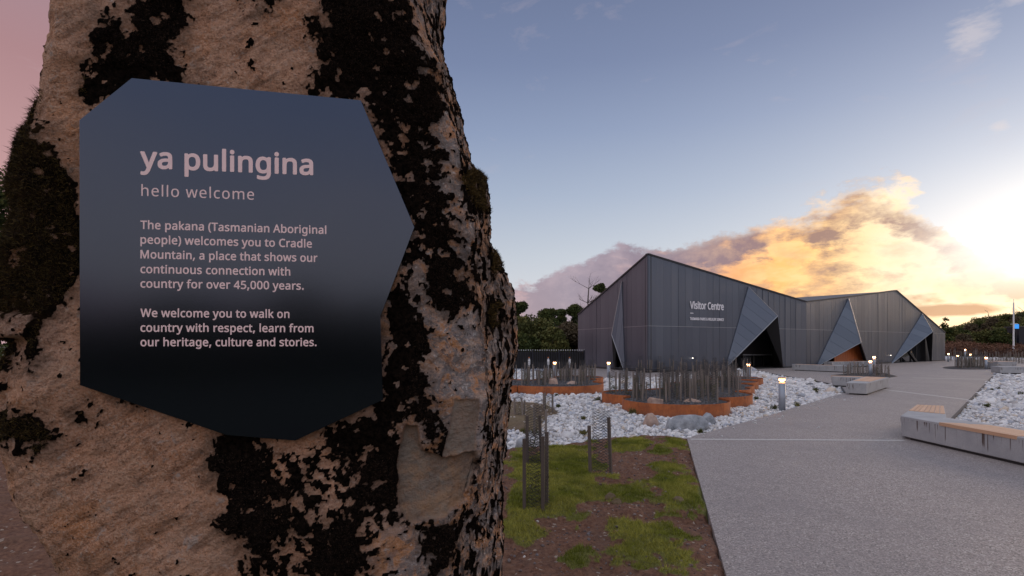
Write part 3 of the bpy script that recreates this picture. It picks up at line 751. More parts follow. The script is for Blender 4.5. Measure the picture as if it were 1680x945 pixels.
def wall_text(body, x0, yb, x1, caph, bold=0.0, space=1.0):
    a = WB.p3(x0, yb, .075); b = WB.p3(x1, yb, .075); b.z = a.z
    return text('lettering', body, a, WB.d, (0, 0, 1), (b - a).length, caph / F * a.y, M_letter, centre, bold, space, .002)
wall_text('Visitor Centre', 1132, 506.6, 1187.4, 12.6, .022)
m = MB(); a = WB.p3(1132.5, 514.3, .075); m.slab([a, a + WB.d * .28, a + WB.d * .28 + Vector((0, 0, .05)), a + Vector((0, 0, .05))], WB.n * -.01); m.build('lettering', M_letter, centre, fix=True)
wall_text('TASMANIA PARKS & WILDLIFE SERVICE', 1132, 525.0, 1187.4, 4.6, .012, 1.08)
# small round wall lamps and the spare light on the folds
M_wl = bpy.data.materials.new('small_lamp'); M_wl.use_nodes = True
_b = M_wl.node_tree.nodes['Principled BSDF']; _b.inputs['Emission Color'].default_value = (1.0, .9, .75, 1); _b.inputs['Emission Strength'].default_value = 4
for wl, x, y in ((WC, 1461, 583), (WB, 1136, 587.5)):
    m = MB(); p = wl.p3(x, y, .06); m.tube(p, p + wl.n * .05, .028, n=8); m.build('wall_lamp', M_wl, centre)

# ---------------------------------------------------------------- weathering steel planters
def planter(circles, label, group, z1=.27):
    th = thing('steel_planter', label, 'planter', (circles[0][0], circles[0][1], 0), group); off = Vector(th.location)
    for ci, (cx, cy, r) in enumerate(circles):
        others = [c for j, c in enumerate(circles) if j != ci]; N = 360
        ok = [all(math.hypot(cx + r * math.cos(t) - a, cy + r * math.sin(t) - b) > c for a, b, c in others) for t in [2 * math.pi * i / N for i in range(N)]]
        seg = max(4, round(N / (2 * math.pi * r / 1.05))); i0 = next((i for i in range(N) if ok[i] and not ok[i - 1]), 0); run = []
        def flush(run):
            if len(run) < 2: return
            m = MB(); ri = r - .012; dr = random.uniform(-.004, .004)
            for a, b in zip(run, run[1:]):
                ta, tb = 2 * math.pi * a / N, 2 * math.pi * b / N
                q = [Vector((cx + rr * math.cos(t), cy + rr * math.sin(t), 0)) - off for rr, t in ((r + dr, ta), (r + dr, tb), (ri + dr, tb), (ri + dr, ta))]
                m.prism([(v.x, v.y) for v in q], -.14, z1)
            m.build('steel_panel', M_corten, th, fix=True)
        for k in range(i0, i0 + N + 1):
            if ok[k % N]:
                run.append(k)
                if len(run) > seg: flush(run[:-1] + [k - .12]); run = [k]
            else: flush(run); run = []
        flush(run)
        x, y = scatter(cx - r, cx + r, cy - r, cy + r, .08); q = np.hypot(x - cx, y - cy) < r - .03; x, y = x[q], y[q]
    # mulch surface: one sheet over the union of the lobes
    xs0, xs1 = min(c[0] - c[2] for c in circles), max(c[0] + c[2] for c in circles); ys0, ys1 = min(c[1] - c[2] for c in circles), max(c[1] + c[2] for c in circles)
    st = .09; X, Y = np.meshgrid(np.arange(xs0, xs1, st), np.arange(ys0, ys1, st)); X, Y = X.ravel(), Y.ravel()
    dd = np.max([c[2] - np.hypot(X - c[0], Y - c[1]) for c in circles], 0)
    p = np.stack([X, Y, X * 0], 1); p[:, 2] = z1 - .05 + .05 * sstep(dd, .1, .9) + .02 * fbm(p, 2, 3, 4); p[:, 2] -= .4 * (dd < .014)
    nr = len(np.arange(ys0, ys1, st)); ncc = len(np.arange(xs0, xs1, st)); f = grid_faces(nr, ncc); keep = (dd[f] > .0).all(1)
    o = link('mulch', npmesh('mulch', p - np.array(off), f[keep], [M_soil], True), th)
    # finer rim-following discs close the gap by the steel
    m = MB()
    for i, (cx, cy, r) in enumerate(circles): m.face([(cx + (r - .013) * math.cos(t) - off.x, cy + (r - .013) * math.sin(t) - off.y, z1 - .055 + .004 * i) for t in [2 * math.pi * k / 48 for k in range(48)]])
    m.build('mulch_edge', M_soil, th)
    k = (dd > .05) & (rng.random(X.size) < .9); n = k.sum()
    pos = p[k] + rng.uniform(-.04, .04, (n, 3)) * [1, 1, .1]; pos[:, 2] = p[k][:, 2] + .005
    g = rng.uniform(.03, .12, (n, 1)) * [1, .95, .97]
    s = link('mulch_chips', stones('mulch_chips', pos - np.array(off), rng.uniform(.012, .032, n), g, M_stone), th); s['kind'] = 'stuff'
    return th
planter(PL_MAIN, 'wide scalloped rusty steel planter in the white gravel in front of the building corner', None)
planter(PL_LEFT, 'rusty steel planter partly hidden behind the rock, before the dark slatted fence', None)

# ---------------------------------------------------------------- tree guards
def net_mesh(r, h, nu, nv, wdt, name='mesh_sleeve'):
    """diamond net rolled into a slightly crumpled triangular sleeve"""
    m = MB(); ph = random.uniform(0, 6)
    def pt(i, j):
        t = 2 * math.pi * (i % nu) / nu; rr = r * (1 + .10 * math.cos(3 * t + .4) + .05 * math.sin(2 * t + ph + j * .12)); return Vector((rr * math.cos(t), rr * math.sin(t), h * j / nv + .008 * math.sin(5 * t + ph)))
    for j in range(nv):
        for i in range(nu):
            for s in (1, -1):
                if (i + j) % 2: continue
                a = pt(i, j) if s > 0 else pt(i + 1, j); b = pt(i + 1, j + 1) if s > 0 else pt(i, j + 1)
                t = (b - a).normalized(); n = Vector((a.x, a.y, 0)).normalized(); w2 = t.cross(n).normalized() * wdt
                m.face([a - w2, a + w2, b + w2, b - w2])
    for j in range(nv - 1):
        for i in range(nu):
            if (i + j) % 2: continue
    return m.mesh(name, M_net)
def stake_mesh(h, w=.019, mt=None):
    m = MB(); lx, ly = random.uniform(-.035, .035), random.uniform(-.035, .035); a = random.uniform(0, 1.5); c, s = math.cos(a) * w, math.sin(a) * w
    q = [(c, s), (-s, c), (-c, -s), (s, -c)]
    m.add([(x, y, -.1) for x, y in q] + [(x + lx, y + ly, h) for x, y in q], [[3, 2, 1, 0], [4, 5, 6, 7], [0, 1, 5, 4], [1, 2, 6, 5], [2, 3, 7, 6], [3, 0, 4, 7]])
    return m.mesh('stake', mt or M_stake)
def plant_mesh(h, n=160, r=.07):
    v, f, t = [], [], []
    pos = np.stack([rng.normal(0, r * .6, n), rng.normal(0, r * .6, n), rng.uniform(.02, h, n)], 1); L = rng.uniform(.02, .045, n)
    d1 = rng.normal(0, 1, (n, 3)); d1[:, 2] += .8; d1 /= np.linalg.norm(d1, axis=1)[:, None]; d2 = np.cross(d1, rng.normal(0, 1, (n, 3))); d2 /= np.linalg.norm(d2, axis=1)[:, None]
    v = np.stack([pos, pos + d1 * L[:, None] * .5 + d2 * L[:, None] * .2, pos + d1 * L[:, None], pos + d1 * L[:, None] * .5 - d2 * L[:, None] * .2], 1).reshape(-1, 3)
    return npmesh('seedling', v, np.arange(n * 4).reshape(-1, 4), [M_olive], False, {'tint': np.repeat(rng.random((n, 3)) * [1, .5, 1], 4, 0)})
def guard_proto(kind):
    fine = kind == 'near'; hgt = .80 if fine else .86
    return dict(net=[net_mesh(.120, hgt, 20, 44, .0016) if fine else net_mesh(.110, hgt, 12, 26, .0021) for _ in range(2 if fine else 4)], stake=[stake_mesh(random.uniform(.62, .80), .024, M_darkstake if fine else M_stake) for _ in range(8)], plant=[plant_mesh(random.uniform(.25, .6)) for _ in range(3)])
PR = {'near': guard_proto('near'), 'far': guard_proto('far')}
def guard(kind, x, y, z, label, group, rz=None, stakes=3, net=True, plant=True, sc=1.0, ang=None):
    th = thing('tree_guard', label, 'tree guard', (x, y, z), group); th.rotation_euler.z = random.uniform(0, 6.28) if rz is None else rz; th.scale = (1, 1, sc)
    p = PR[kind]
    if net: link('mesh_sleeve', random.choice(p['net']), th, (0, 0, random.uniform(-.02, .06)))
    for i in range(stakes):
        t = (i * 2.094 if ang is None else ang[i]); o = link('stake', random.choice(p['stake']), th, (.132 * math.cos(t), .132 * math.sin(t), 0)); o.rotation_euler.z = random.uniform(0, 6)
        o.scale = (1, 1, random.uniform(.85, 1.08))
    if plant: link('seedling', random.choice(p['plant']), th, (0, 0, 0))['kind'] = 'stuff'
    return th
def px_guard(px, py, label, group, kind='far', z=0, **k): x, y = G(px, py, z); return guard(kind, x, y, z, label, group, **k)
px_guard(881, 836, 'black mesh tree guard on the moss close to the rock, with leaning grey stakes', None, 'near', .04, rz=.5, ang=(2.9, 4.6, .2))
px_guard(873, 760, 'mesh tree guard standing just behind the nearest one, beside the rock', None, 'near', .03, rz=2.1, sc=.98)
px_guard(986, 781, 'lone tree guard of black mesh and two brown stakes on the grass', None, 'near', .03, rz=0, stakes=2, ang=(3.1, .05), plant=False, sc=1.0)
for px, py in ((854, 683), (898, 672)): px_guard(px, py, 'small mesh guard on the dirt mound, ' + ('nearest the rock' if px < 870 else 'farther from the rock'), 'guards on the dirt mound', 'far', .06, sc=.62)
px_guard(884, 716, 'low dark guard at the front edge of the dirt mound', 'guards on the dirt mound', 'far', .0, sc=.8, stakes=2, plant=False)
def fill_guards(circles, n, sep_, z, where, group, ylo=-9e9, weight=None):
    pts = []; tries = 0
    while len(pts) < n and tries < 6000:
        tries += 1; c = random.choice(circles); t = random.uniform(0, 6.28); r = (c[2] - .22) * math.sqrt(random.random()); x, y = c[0] + r * math.cos(t), c[1] + r * math.sin(t)
        if min([math.hypot(x - a, y - b) for a, b in pts] or [9]) > sep_ and y > ylo and (weight is None or weight(x, y)): pts.append((x, y))
    ys = sorted(q[1] for q in pts); xs = sorted(q[0] / q[1] for q in pts); n3 = len(pts) // 3; n5 = max(1, len(pts) // 5)
    for i, (x, y) in enumerate(sorted(pts, key=lambda q: q[1])):
        row = 'front' if y < ys[n3] else 'rear' if y > ys[-n3] else 'middle'; k = min(4, sum(x / y > v for v in xs) // n5); sc = random.uniform(.82, 1.06); st = random.choice((2, 3, 3)); pl = random.random() < .6
        guard('far', x, y, z, ('tall' if sc > .97 else 'short' if sc < .89 else 'mid-height') + f" mesh guard, {'two' if st == 2 else 'three'} stakes, " + ('seedling inside, ' if pl else '') + f"{row} row, {['far left', 'left', 'centre', 'right', 'far right'][k]} of {where}", group, stakes=st, sc=sc, plant=pl)
fill_guards(PL_MAIN[:4], 40, .40, .23, 'wide rusty planter', 'tree guards in the wide rusty planter', weight=lambda x, y: not (y < 13.75))
fill_guards(PL_MAIN[4:], 17, .48, .23, 'planter end lobes', 'tree guards at the right end of the wide planter')
fill_guards(PL_LEFT, 30, .48, .23, 'fence planter', 'tree guards in the planter by the fence', weight=lambda x, y: x / y > 0.0 and y > 19.2)
# row of taller sleeves in the narrow bed against the building
for i in range(11):
    px = 1050 + i * 17.5 + random.uniform(-3, 3); x, y = G(px, 612.5 + random.uniform(-1, 1))
    guard('far', x, y + .0, 0, 'tall dark mesh sleeve in the bed along the foot of the metal wall', 'tall sleeves along the building foot', sc=1.15)

# boulders
def boulder(name, label, px, py, w_, d_, h_, mat, seed, cat='boulder', z=0, rz=0):
    x, y = G(px, py, z); n = 26
    th = np.linspace(0, np.pi, n)[:, None]; ph = np.linspace(0, 2 * np.pi, 2 * n, endpoint=False)[None, :]
    p = np.stack([(np.sin(th) * np.cos(ph)).ravel(), (np.sin(th) * np.sin(ph)).ravel(), (np.cos(th) * np.ones_like(ph)).ravel()], 1)
    for k in range(9):
        nn = rng.normal(0, 1, 3); nn[2] = abs(nn[2]) * .6; nn /= np.linalg.norm(nn); c = rng.uniform(.62, .86); e = np.maximum(p @ nn - c, 0); p -= e[:, None] * nn
    p *= (1 + .09 * fbm(p + seed, 1.5, 4, seed) + .03 * fbm(p + seed, 7, 3, seed))[:, None]
    p = p * [w_ / 2, d_ / 2, h_ * .75]; p[:, 2] += h_ * .22
    o = link(name, npmesh(name, p, grid_faces(n, 2 * n, True)[:, ::-1], [mat], True), None, (x, y + d_ / 2, z)); o.rotation_euler.z = rz
    return tag(o, label, cat)
boulder('boulder', 'large pale grey boulder lying before the rusty planter in the white gravel', 1136, 704, .86, .5, .28, M_greyst, 3, rz=.1)
boulder('boulder', 'cream boulder in the gravel left of the large grey boulder', 1070, 697, .36, .3, .24, M_pinkstone, 5)
boulder('boulder', 'small dark grey boulder tucked between cream and large grey boulders', 1101, 704, .17, .2, .24, M_greyst, 6)
boulder('boulder', 'rounded grey stone behind the right end of the large grey boulder', 1166, 693, .35, .3, .2, M_greyst, 8)
boulder('boulder', 'white stone in the gravel at the edge of the turf beside the rock', 858, 735, .30, .26, .17, M_greyst, 9)
boulder('boulder', 'pink sandstone boulder in the front lobe of the rusty planter', 1078, 664, .46, .4, .20, M_pinkstone, 11, z=.23)
boulder('boulder', 'flat pink sandstone slab in the planter, right of the rounder one', 1138, 662, .50, .3, .12, M_pinkstone, 12, z=.23)
boulder('boulder', 'pink boulder further back in the planter between stakes', 1168, 632, .36, .3, .20, M_pinkstone, 13, z=.23)
boulder('boulder', 'pink boulder left in the planter before the fence', 908, 632.5, .44, .4, .26, M_pinkstone, 14, z=.23)
boulder('boulder', 'low pink boulder right in the planter before the fence', 940, 632.5, .46, .35, .16, M_pinkstone, 15, z=.23)
for px, py, s, lb in ((1014, 828, .12, 'dark stone in the soil below the moss bank'), (1115, 827, .13, 'brown clod of soil right of the moss bank'), (1002, 822, .14, 'brown lump where the moss bank ends')): boulder('stone', lb, px, py, s, s, s * .5, M_dirt, int(px), 'stone', z=.03)

# ---------------------------------------------------------------- lit bollards
def bollard_parts():
    m = MB(); m.tube((0, 0, -.1), (0, 0, .70), .082, n=24); a = m.mesh('post', M_post, True)
    for p in a.polygons: p.use_smooth = len(p.vertices) == 4
    m = MB(); m.tube((0, 0, .70), (0, 0, .835), .078, n=24, cap=False); b = m.mesh('lens', M_clear, True)
    m = MB(); m.tube((0, 0, .835), (0, 0, .862), .086, n=24); c = m.mesh('cap', M_post)
    m = MB(); m.tube((0, 0, .705), (0, 0, .735), .05, .035, n=12); m.tube((0, 0, .80), (0, 0, .834), .05, n=12); dd = m.mesh('reflector', M_lampg)
    m = MB(); m.tube((0, 0, .735), (0, 0, .775), .022, n=10); e = m.mesh('bulb', M_bulb)
    return a, b, c, dd, e
BP = bollard_parts()
def bollard(px, py, label, sc=1.0, light=True):
    x, y = G(px, py); th = thing('bollard_light', label, 'bollard', (x, y, 0), 'lit bollards along the paths'); th.scale = (1, 1, sc)
    for me in BP: link(me.name, me, th)
    if light:
        l = bpy.data.lights.new('lamp', 'POINT'); l.energy = 5; l.color = (1, .55, .25); l.shadow_soft_size = .06
        link('lamp', l, th, (0, 0, .80))
bollard(1283, 673, 'tall grey bollard with warm lit top at the edge of the gravel, nearest the camera')
bollard(1228, 627, 'lit bollard behind the right end of the rusty planter, before the dark entrance')
bollard(1428, 617, 'lit bollard in the dark soil patch behind the small bench')
bollard(1434, 612.5, 'lit bollard just behind the one in the dark soil patch', 1.2)
bollard(998.5, 622, 'lit bollard on the paving left of the building corner', 1.0)
bollard(910, 621.5, 'lit bollard before the dark slatted fence')
bollard(1618, 606, 'lit bollard at the right end of the round soil bed')
bollard(1571, 600, 'lit bollard at the left end of the round soil bed')
bollard(1556, 594, 'lit bollard right of the far end of the building')
bollard(1583.5, 590.5, 'taller lit bollard on white gravel behind the round soil bed', 1.4)
bollard(1592, 596, 'lit bollard behind the middle of the round soil bed')
bollard(1646, 573.6, 'distant lit bollard among stakes at the foot of the hill', 2.0)
bollard(1657, 573.4, 'distant lit bollard right of the hill-foot stakes', 1.8)
bollard(1636, 574.2, 'distant lit bollard left among the hill-foot stakes', 1.4)

# ---------------------------------------------------------------- benches
def bench_body(th, poly, z0=.07, z1=.426, mat=None, inset=.035):
    off = th.location; q = [(x - off.x, y - off.y) for x, y in poly]; n = len(q); cx, cy = sum(a for a, _ in q) / n, sum(b for _, b in q) / n
    tp = [(cx + (x - cx) * (1 - inset / max(.3, math.hypot(x - cx, y - cy)) ), cy + (y - cy) * (1 - inset / max(.3, math.hypot(x - cx, y - cy)))) for x, y in q]
    m = MB(); m.prism(q, z0, z1, taper=tp); o = m.build('concrete_body', mat or M_bench, th, fix=True)
    b = o.modifiers.new('bevel', 'BEVEL'); b.width = .012; b.segments = 2; b.limit_method = 'ANGLE'
    tp2 = [(cx + (x - cx) * .9, cy + (y - cy) * .93) for x, y in tp]; m = MB(); m.prism(tp2, .0, z0); m.build('plinth', M_black, th, fix=True)
def slats(th, quad, f0, f1, n, z=.43, th_=.045, over=0.0, ends=None):
    """n boards laid lengthwise in a quad [a,b,c,d]: a->b is the near long side, d->c the far one"""
    off = th.location; a, b, c, dd = [Vector((x - off.x, y - off.y, 0)) for x, y in quad]
    for i in range(n):
        s0, s1 = f0 + (f1 - f0) * i / n, f0 + (f1 - f0) * (i + 1) / n; e0, e1 = ends(i) if ends else (0.0, 1.0)
        p = [a.lerp(dd, s0), b.lerp(c, s0), b.lerp(c, s1), a.lerp(dd, s1)]
        p = [p[0].lerp(p[1], e0), p[0].lerp(p[1], e1), p[3].lerp(p[2], e1), p[3].lerp(p[2], e0)]
        t = (p[3] - p[0]).normalized() * .004; p = [p[0] + t, p[1] + t, p[2] - t, p[3] - t]
        m = MB(); m.prism([(v.x, v.y) for v in p], z - th_, z + .008); o = m.build('slat', M_slat, th, fix=True)
        uv = o.data.uv_layers.new(name='UVMap'); ax = (p[1] - p[0]).normalized(); r = random.random() * 9
        for lp in o.data.loops: v = o.data.vertices[lp.vertex_index].co; uv.data[lp.index].uv = (v.dot(ax) + r, v.cross(ax).z + v.z)
def bench(label, arms, body=None, z1=.426):
    a0 = arms[0]['q'][0]; th = thing('bench', label, 'bench', (a0[0], a0[1], 0.03 if False else 0), 'concrete benches with timber inlays')
    for a in arms:
        bench_body(th, a['q'], z1=z1)
        for s in a.get('s', []): slats(th, a['q'], *s[:3], z=z1, ends=(s[3] if len(s) > 3 else None))
    return th
T1, T2, T3, T4 = [G(*q, .426) for q in ((1476.5, 682), (1504, 664), (1549, 666), (1538, 683.5))]
bench('long concrete bench with timber inlay and rust drips, nearest the camera',
      [dict(q=[T1, (7.06, 5.4), (7.86, 5.35), (7.58, 9.52)], s=[(-.02, .46, 3, lambda i: (.20, .50)), (.46, .80, 2, lambda i: (.22, .75))]),
       dict(q=[(T1[0] + .03, T1[1] + .02), T2, T3, (7.56, 9.54)], s=[(.02, .99, 7, lambda i: (.40 - .02 * i, .985))])])
bench('short V-shaped concrete bench with timber seat in the middle of the path',
      [dict(q=[(11.15, 18.32), (13.95, 21.75), (14.5, 21.1), (11.6, 17.95)], s=[(.1, .9, 4, lambda i: (.25, .98))]), dict(q=[(13.95, 21.77), (13.0, 22.35), (12.75, 21.85), (13.5, 21.22)], s=[(.1, .7, 3)])])
bench('long low concrete bench before the metal wall between two entrances', [dict(q=[(18.0, 35.3), (19.75, 32.4), (20.35, 32.75), (18.6, 35.7)], s=[(.1, .6, 3, lambda i: (.05, .75))])])
bench('concrete bench in front of the orange timber entrance', [dict(q=[(23.1, 39.6), (27.3, 41.4), (27.1, 42.1), (22.9, 40.3)], s=[(.3, .8, 3, lambda i: (.1, .9))])])
bench('concrete bench at the right edge of the photo beyond the gravel', [dict(q=[(27.75, 31.2), (33, 30.3), (33.2, 31.1), (27.9, 32.0)], s=[(.0, .6, 3, lambda i: (.25, .95))])])
bench('small concrete block seat with lit timber top beside the round soil bed', [dict(q=[(32.5, 36.7), (33.6, 36.5), (33.7, 37.4), (32.6, 37.6)], s=[(.05, .95, 5, lambda i: (.05, .95))])], z1=.55)

# ---------------------------------------------------------------- soil beds in the paving with guards
def soil_bed(name, pts, z=.036):
    m = MB(); m.face([(*p, z) for p in pts]); o = m.build(name, M_soil); return struct(o)
def ell(px0, px1, yc, n=20, dy=3.0): return [G((px0 + px1) / 2 + (px1 - px0) / 2 * math.cos(t), yc + dy * math.sin(t)) for t in [2 * math.pi * i / n for i in range(n)]]
soil_bed('soil_bed', [G(1362, 616.5), G(1400, 613), G(1450, 612.5), G(1473, 618.5), G(1452, 622), G(1420, 620)][::-1])
soil_bed('soil_bed', ell(1546, 1641, 604, dy=3.2))
for i, (px, py) in enumerate(((1389, 615.5), (1397, 614), (1404, 613), (1411, 615), (1440, 616.5), (1445, 614), (1456, 618), (1421, 613), (1436, 612))):
    px_guard(px, py, 'tree guard in the dark soil patch behind the small bench', 'tree guards in the soil patch behind the small bench', z=.03, sc=random.uniform(.75, 1.0))
for i in range(17):
    px_guard(1571 + i * 2.95 + random.uniform(-1, 1), 602.5 + random.uniform(-1.2, 1.6), 'tree guard in the round soil bed beyond the path', 'tree guards in the round soil bed', z=.03, sc=random.uniform(.9, 1.25))
for i in range(20):
    px_guard(1560 + i * 6.3 + random.uniform(-2, 2), 590 + random.uniform(-3, 3) + (i > 9) * 6, 'tree guard on the white gravel at the far right beyond the beds', 'tree guards on the far white gravel', z=-.02, sc=random.uniform(1.2, 1.7))
for i in range(22):
    px_guard(1612 + i * 2.3 + random.uniform(-.8, .8), 575 + random.uniform(-.6, .8), 'distant tree guard in the row at the foot of the hill', 'tree guards at the foot of the hill', z=0, sc=random.uniform(1.6, 2.1), plant=False)

# weeds between the stones
wb = []
for i in range(75):
    yy = random.uniform(9.2, 26); xx_ = random.uniform(-.3, 24)
    if in_view(np.array([xx_]), np.array([yy]))[0] and not avoid(np.array([xx_]), np.array([yy]), .1)[0]: s_ = random.uniform(.03, .10); wb.append((xx_, yy, .0, s_, s_, s_ * .9))
def leaves_small(name, blobs, n, size, mat):
    b = np.array(blobs); idx = rng.integers(0, len(b), n); d1 = rng.normal(0, .6, (n, 3)); d1[:, 2] = np.abs(d1[:, 2]); p = b[idx, :3] + d1 * b[idx, 3:6]
    u = rng.normal(0, 1, (n, 3)); u[:, 2] += 1.2; u /= np.linalg.norm(u, axis=1)[:, None]; v = np.cross(u, rng.normal(0, 1, (n, 3))); v /= np.linalg.norm(v, axis=1)[:, None]; s = size * rng.uniform(.6, 1.6, (n, 1))
    vs = np.stack([p - v * s * .12, p + v * s * .12, p + u * s], 1).reshape(-1, 3); t = np.stack([rng.random(n), rng.random(n) * .8 * (idx % 3 == 0), rng.random(n)], 1)
    return npmesh(name, vs, np.arange(n * 3).reshape(-1, 3), [mat], False, {'tint': np.repeat(t, 3, 0)})
tag(link('weeds', leaves_small('weeds', wb, 3500, .06, M_olive)), 'small weeds and dry tufts growing between the white stones', 'weeds', kind='stuff')

# ---------------------------------------------------------------- dark slatted fence and small sign posts
f0, f1 = Vector((-2.0, 37.0, 0)), Vector((5.0, 37.4, 0)); ztop = EYE - 10 / F * 37
fence = thing('slatted_fence', 'low dark navy fence of upright metal fins left of the building', 'fence', f0)
n = 44
me = None
for i in range(n):
    p = f0.lerp(f1, (i + .5) / n) - f0
    if me is None:
        m = MB(); m.box(-.022, .022, -.07, .07, 0, ztop); me = m.mesh('fin', M_navy)
        m = MB(); m.box(-.024, .024, -.075, .075, 0, .05); mc = m.mesh('fin_cap', M_whitep)
    f = link('fin', me, fence, p); link('fin_cap', mc, f, (0, 0, ztop))
m = MB(); m.box(0, 7.0, .10, .12, .05, ztop - .08); bo = m.build('back_sheet', M_black, fence); bo.rotation_euler.z = math.atan2(.4, 7)
for q in (6.93, 5.2, 3.4): m = MB(); m.box(q - .05, q + .05, -.09, .12, 0, ztop + .03); o = m.build('fence_post', M_navy, fence); o.rotation_euler.z = math.atan2(.4, 7)
for px, lb in ((868, 'nearest the rock'), (899.5, 'middle one'), (934.5, 'nearest the building')):
    x, y = 30.0 * (px - CX) / F, 30.0; th = thing('marker_post', 'slim white post with small plate before the slatted fence, ' + lb, 'post', (x, y, 0), 'marker posts before the fence')
    m = MB(); m.tube((0, 0, 0), (0, 0, .95), .022, n=6); m.build('post', M_whitep, th)
    m = MB(); m.box(-.06, .06, -.035, -.023, .58, .88); m.build('plate', M_whitep, th)
    m = MB(); m.tube((0, 0, .95), (0, 0, 1.01), .035, n=6); m.build('cap', M_corten, th)
# thin rail in front of the wall foot
m = MB()
pts = [G(962, 613), G(1000, 617), G(1050, 620), G(1083, 621.5)]
rail = thing('handrail', 'thin black rail along the paving left of the building corner', 'rail', (*pts[0], 0)); off = Vector((*pts[0], 0))
m = MB(); tp = [Vector((*q, .45)) - off for q in pts]
for a, b in zip(tp, tp[1:]): m.tube(a, b, .022, n=6)
m.build('top_rail', M_black, rail)
for q in tp: m = MB(); m.tube((q.x, q.y, 0), q, .018, n=6); m.build('rail_post', M_black, rail)

# ---------------------------------------------------------------- trees, scrub and hill
def leaves(name, blobs, n, size, mat, hollow=.55, flat=1.0):
    """leaf quads spread through a set of ellipsoid clumps (x,y,z,rx,ry,rz)"""
    b = np.array(blobs, float); wgt = (b[:, 3] * b[:, 4] * b[:, 5]) ** (2 / 3); idx = rng.choice(len(b), n, p=wgt / wgt.sum())
    d1 = rng.normal(0, 1, (n, 3)); d1 /= np.linalg.norm(d1, axis=1)[:, None]; rad = hollow + (1 - hollow) * rng.random(n) ** .6
    rad *= 1 + .28 * fbm(d1 + idx[:, None] * 3.1, 2.6, 3, 5)
    p = b[idx, :3] + d1 * b[idx, 3:6] * rad[:, None]
    u = rng.normal(0, 1, (n, 3)) + d1 * .3; u /= np.linalg.norm(u, axis=1)[:, None]; v = np.cross(u, rng.normal(0, 1, (n, 3))); v /= np.linalg.norm(v, axis=1)[:, None]
    s = size * rng.uniform(.6, 1.5, (n, 1)); vs = np.stack([p - u * s, p + v * s * .55, p + u * s, p - v * s * .55], 1).reshape(-1, 3)
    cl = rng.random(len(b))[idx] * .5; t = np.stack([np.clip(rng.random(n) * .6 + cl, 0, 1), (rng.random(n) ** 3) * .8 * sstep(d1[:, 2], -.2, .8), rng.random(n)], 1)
    return npmesh(name, vs, np.arange(n * 4).reshape(-1, 4), [mat], False, {'tint': np.repeat(t, 4, 0)})
def tree(name, label, x, y, h, w_, mat, group=None, n=7000, size=.09, trunk=.35, bare=False, z=0, cat='tree', blobs=16, squash=.5, hollow=.5):
    th = thing(name, label, cat, (x, y, z), group); m = MB(); r = h * .022 + .03
    top = h * (.6 if not bare else .97); steps = 5; prev = Vector((0, 0, -.2)); rr = r
    tips = []
    for i in range(steps):
        nx = Vector((random.gauss(0, .03) * h, random.gauss(0, .03) * h, top * (i + 1) / steps)); m.tube(prev, nx, rr, rr * .78, n=7); rr *= .78
        if i >= 1:
            for k in range(3 if not bare else 4):
                a = random.uniform(0, 6.28); L = w_ * random.uniform(.25, .5); e = nx + Vector((math.cos(a) * L, math.sin(a) * L, L * random.uniform(.3, 1.0))); m.tube(nx, e, rr * .55, rr * .15, n=5); tips.append(e)
                if bare:
                    for q in range(4):
                        s = nx.lerp(e, random.uniform(.3, 1)); a2 = a + random.uniform(-1, 1); L2 = L * random.uniform(.3, .6); e2 = s + Vector((math.cos(a2) * L2, math.sin(a2) * L2, L2 * random.uniform(.5, 1.4))); m.tube(s, e2, rr * .25, rr * .08, n=4)
                        for q2 in range(3): s3 = s.lerp(e2, random.uniform(.4, 1)); m.tube(s3, s3 + Vector((random.gauss(0, 1), random.gauss(0, 1), 1.2)) * L2 * .35, rr * .1, rr * .04, n=3)
        prev = nx
    m.build('trunk', M_bark, th, True)
    if not bare:
        bl = []
        for i in range(blobs):
            a = random.uniform(0, 6.28); q = random.random(); zz = trunk + (1 - trunk) * (.12 + .78 * random.random()); rr = w_ * .5 * math.sqrt(max(.08, 1 - abs((zz - trunk) / (1 - trunk) * 2 - .8) ** 2.2)) * .72 * math.sqrt(q)
            s = w_ * random.uniform(.14, .26); bl.append((math.cos(a) * rr, math.sin(a) * rr, h * zz, s, s, s * random.uniform(.6, .95)))
        link('crown', leaves('crown', bl, n, size, mat, hollow), th)
    return th
def px_tree(px, ytop, dd, wpx, mat, name='tree', label='', group=None, n=6000, size=.09, zbase=0.0, **k):
    h = EYE + (HY - ytop) / F * dd - zbase; x = (px - CX) / F * dd
    return tree(name, label, x, dd, h, wpx / F * dd, mat, group, n, size, z=zbase, **k)
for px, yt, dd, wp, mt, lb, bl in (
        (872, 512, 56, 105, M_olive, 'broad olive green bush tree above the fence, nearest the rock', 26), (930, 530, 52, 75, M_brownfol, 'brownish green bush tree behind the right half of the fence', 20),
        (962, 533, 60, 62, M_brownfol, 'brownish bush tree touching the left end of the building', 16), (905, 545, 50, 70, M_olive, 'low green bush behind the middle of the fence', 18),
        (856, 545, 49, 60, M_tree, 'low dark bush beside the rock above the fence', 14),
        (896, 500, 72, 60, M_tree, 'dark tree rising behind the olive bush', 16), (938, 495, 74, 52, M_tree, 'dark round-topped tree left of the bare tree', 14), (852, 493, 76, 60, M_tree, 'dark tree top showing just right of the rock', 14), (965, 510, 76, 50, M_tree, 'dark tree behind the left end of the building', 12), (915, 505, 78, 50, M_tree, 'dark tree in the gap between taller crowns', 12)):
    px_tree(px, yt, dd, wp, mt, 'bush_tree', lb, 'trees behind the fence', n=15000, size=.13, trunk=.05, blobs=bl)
px_tree(966, 470, 66, 48, M_tree, 'bare_tree', 'leafless tree against the pink cloud left of the roof slope', bare=True)
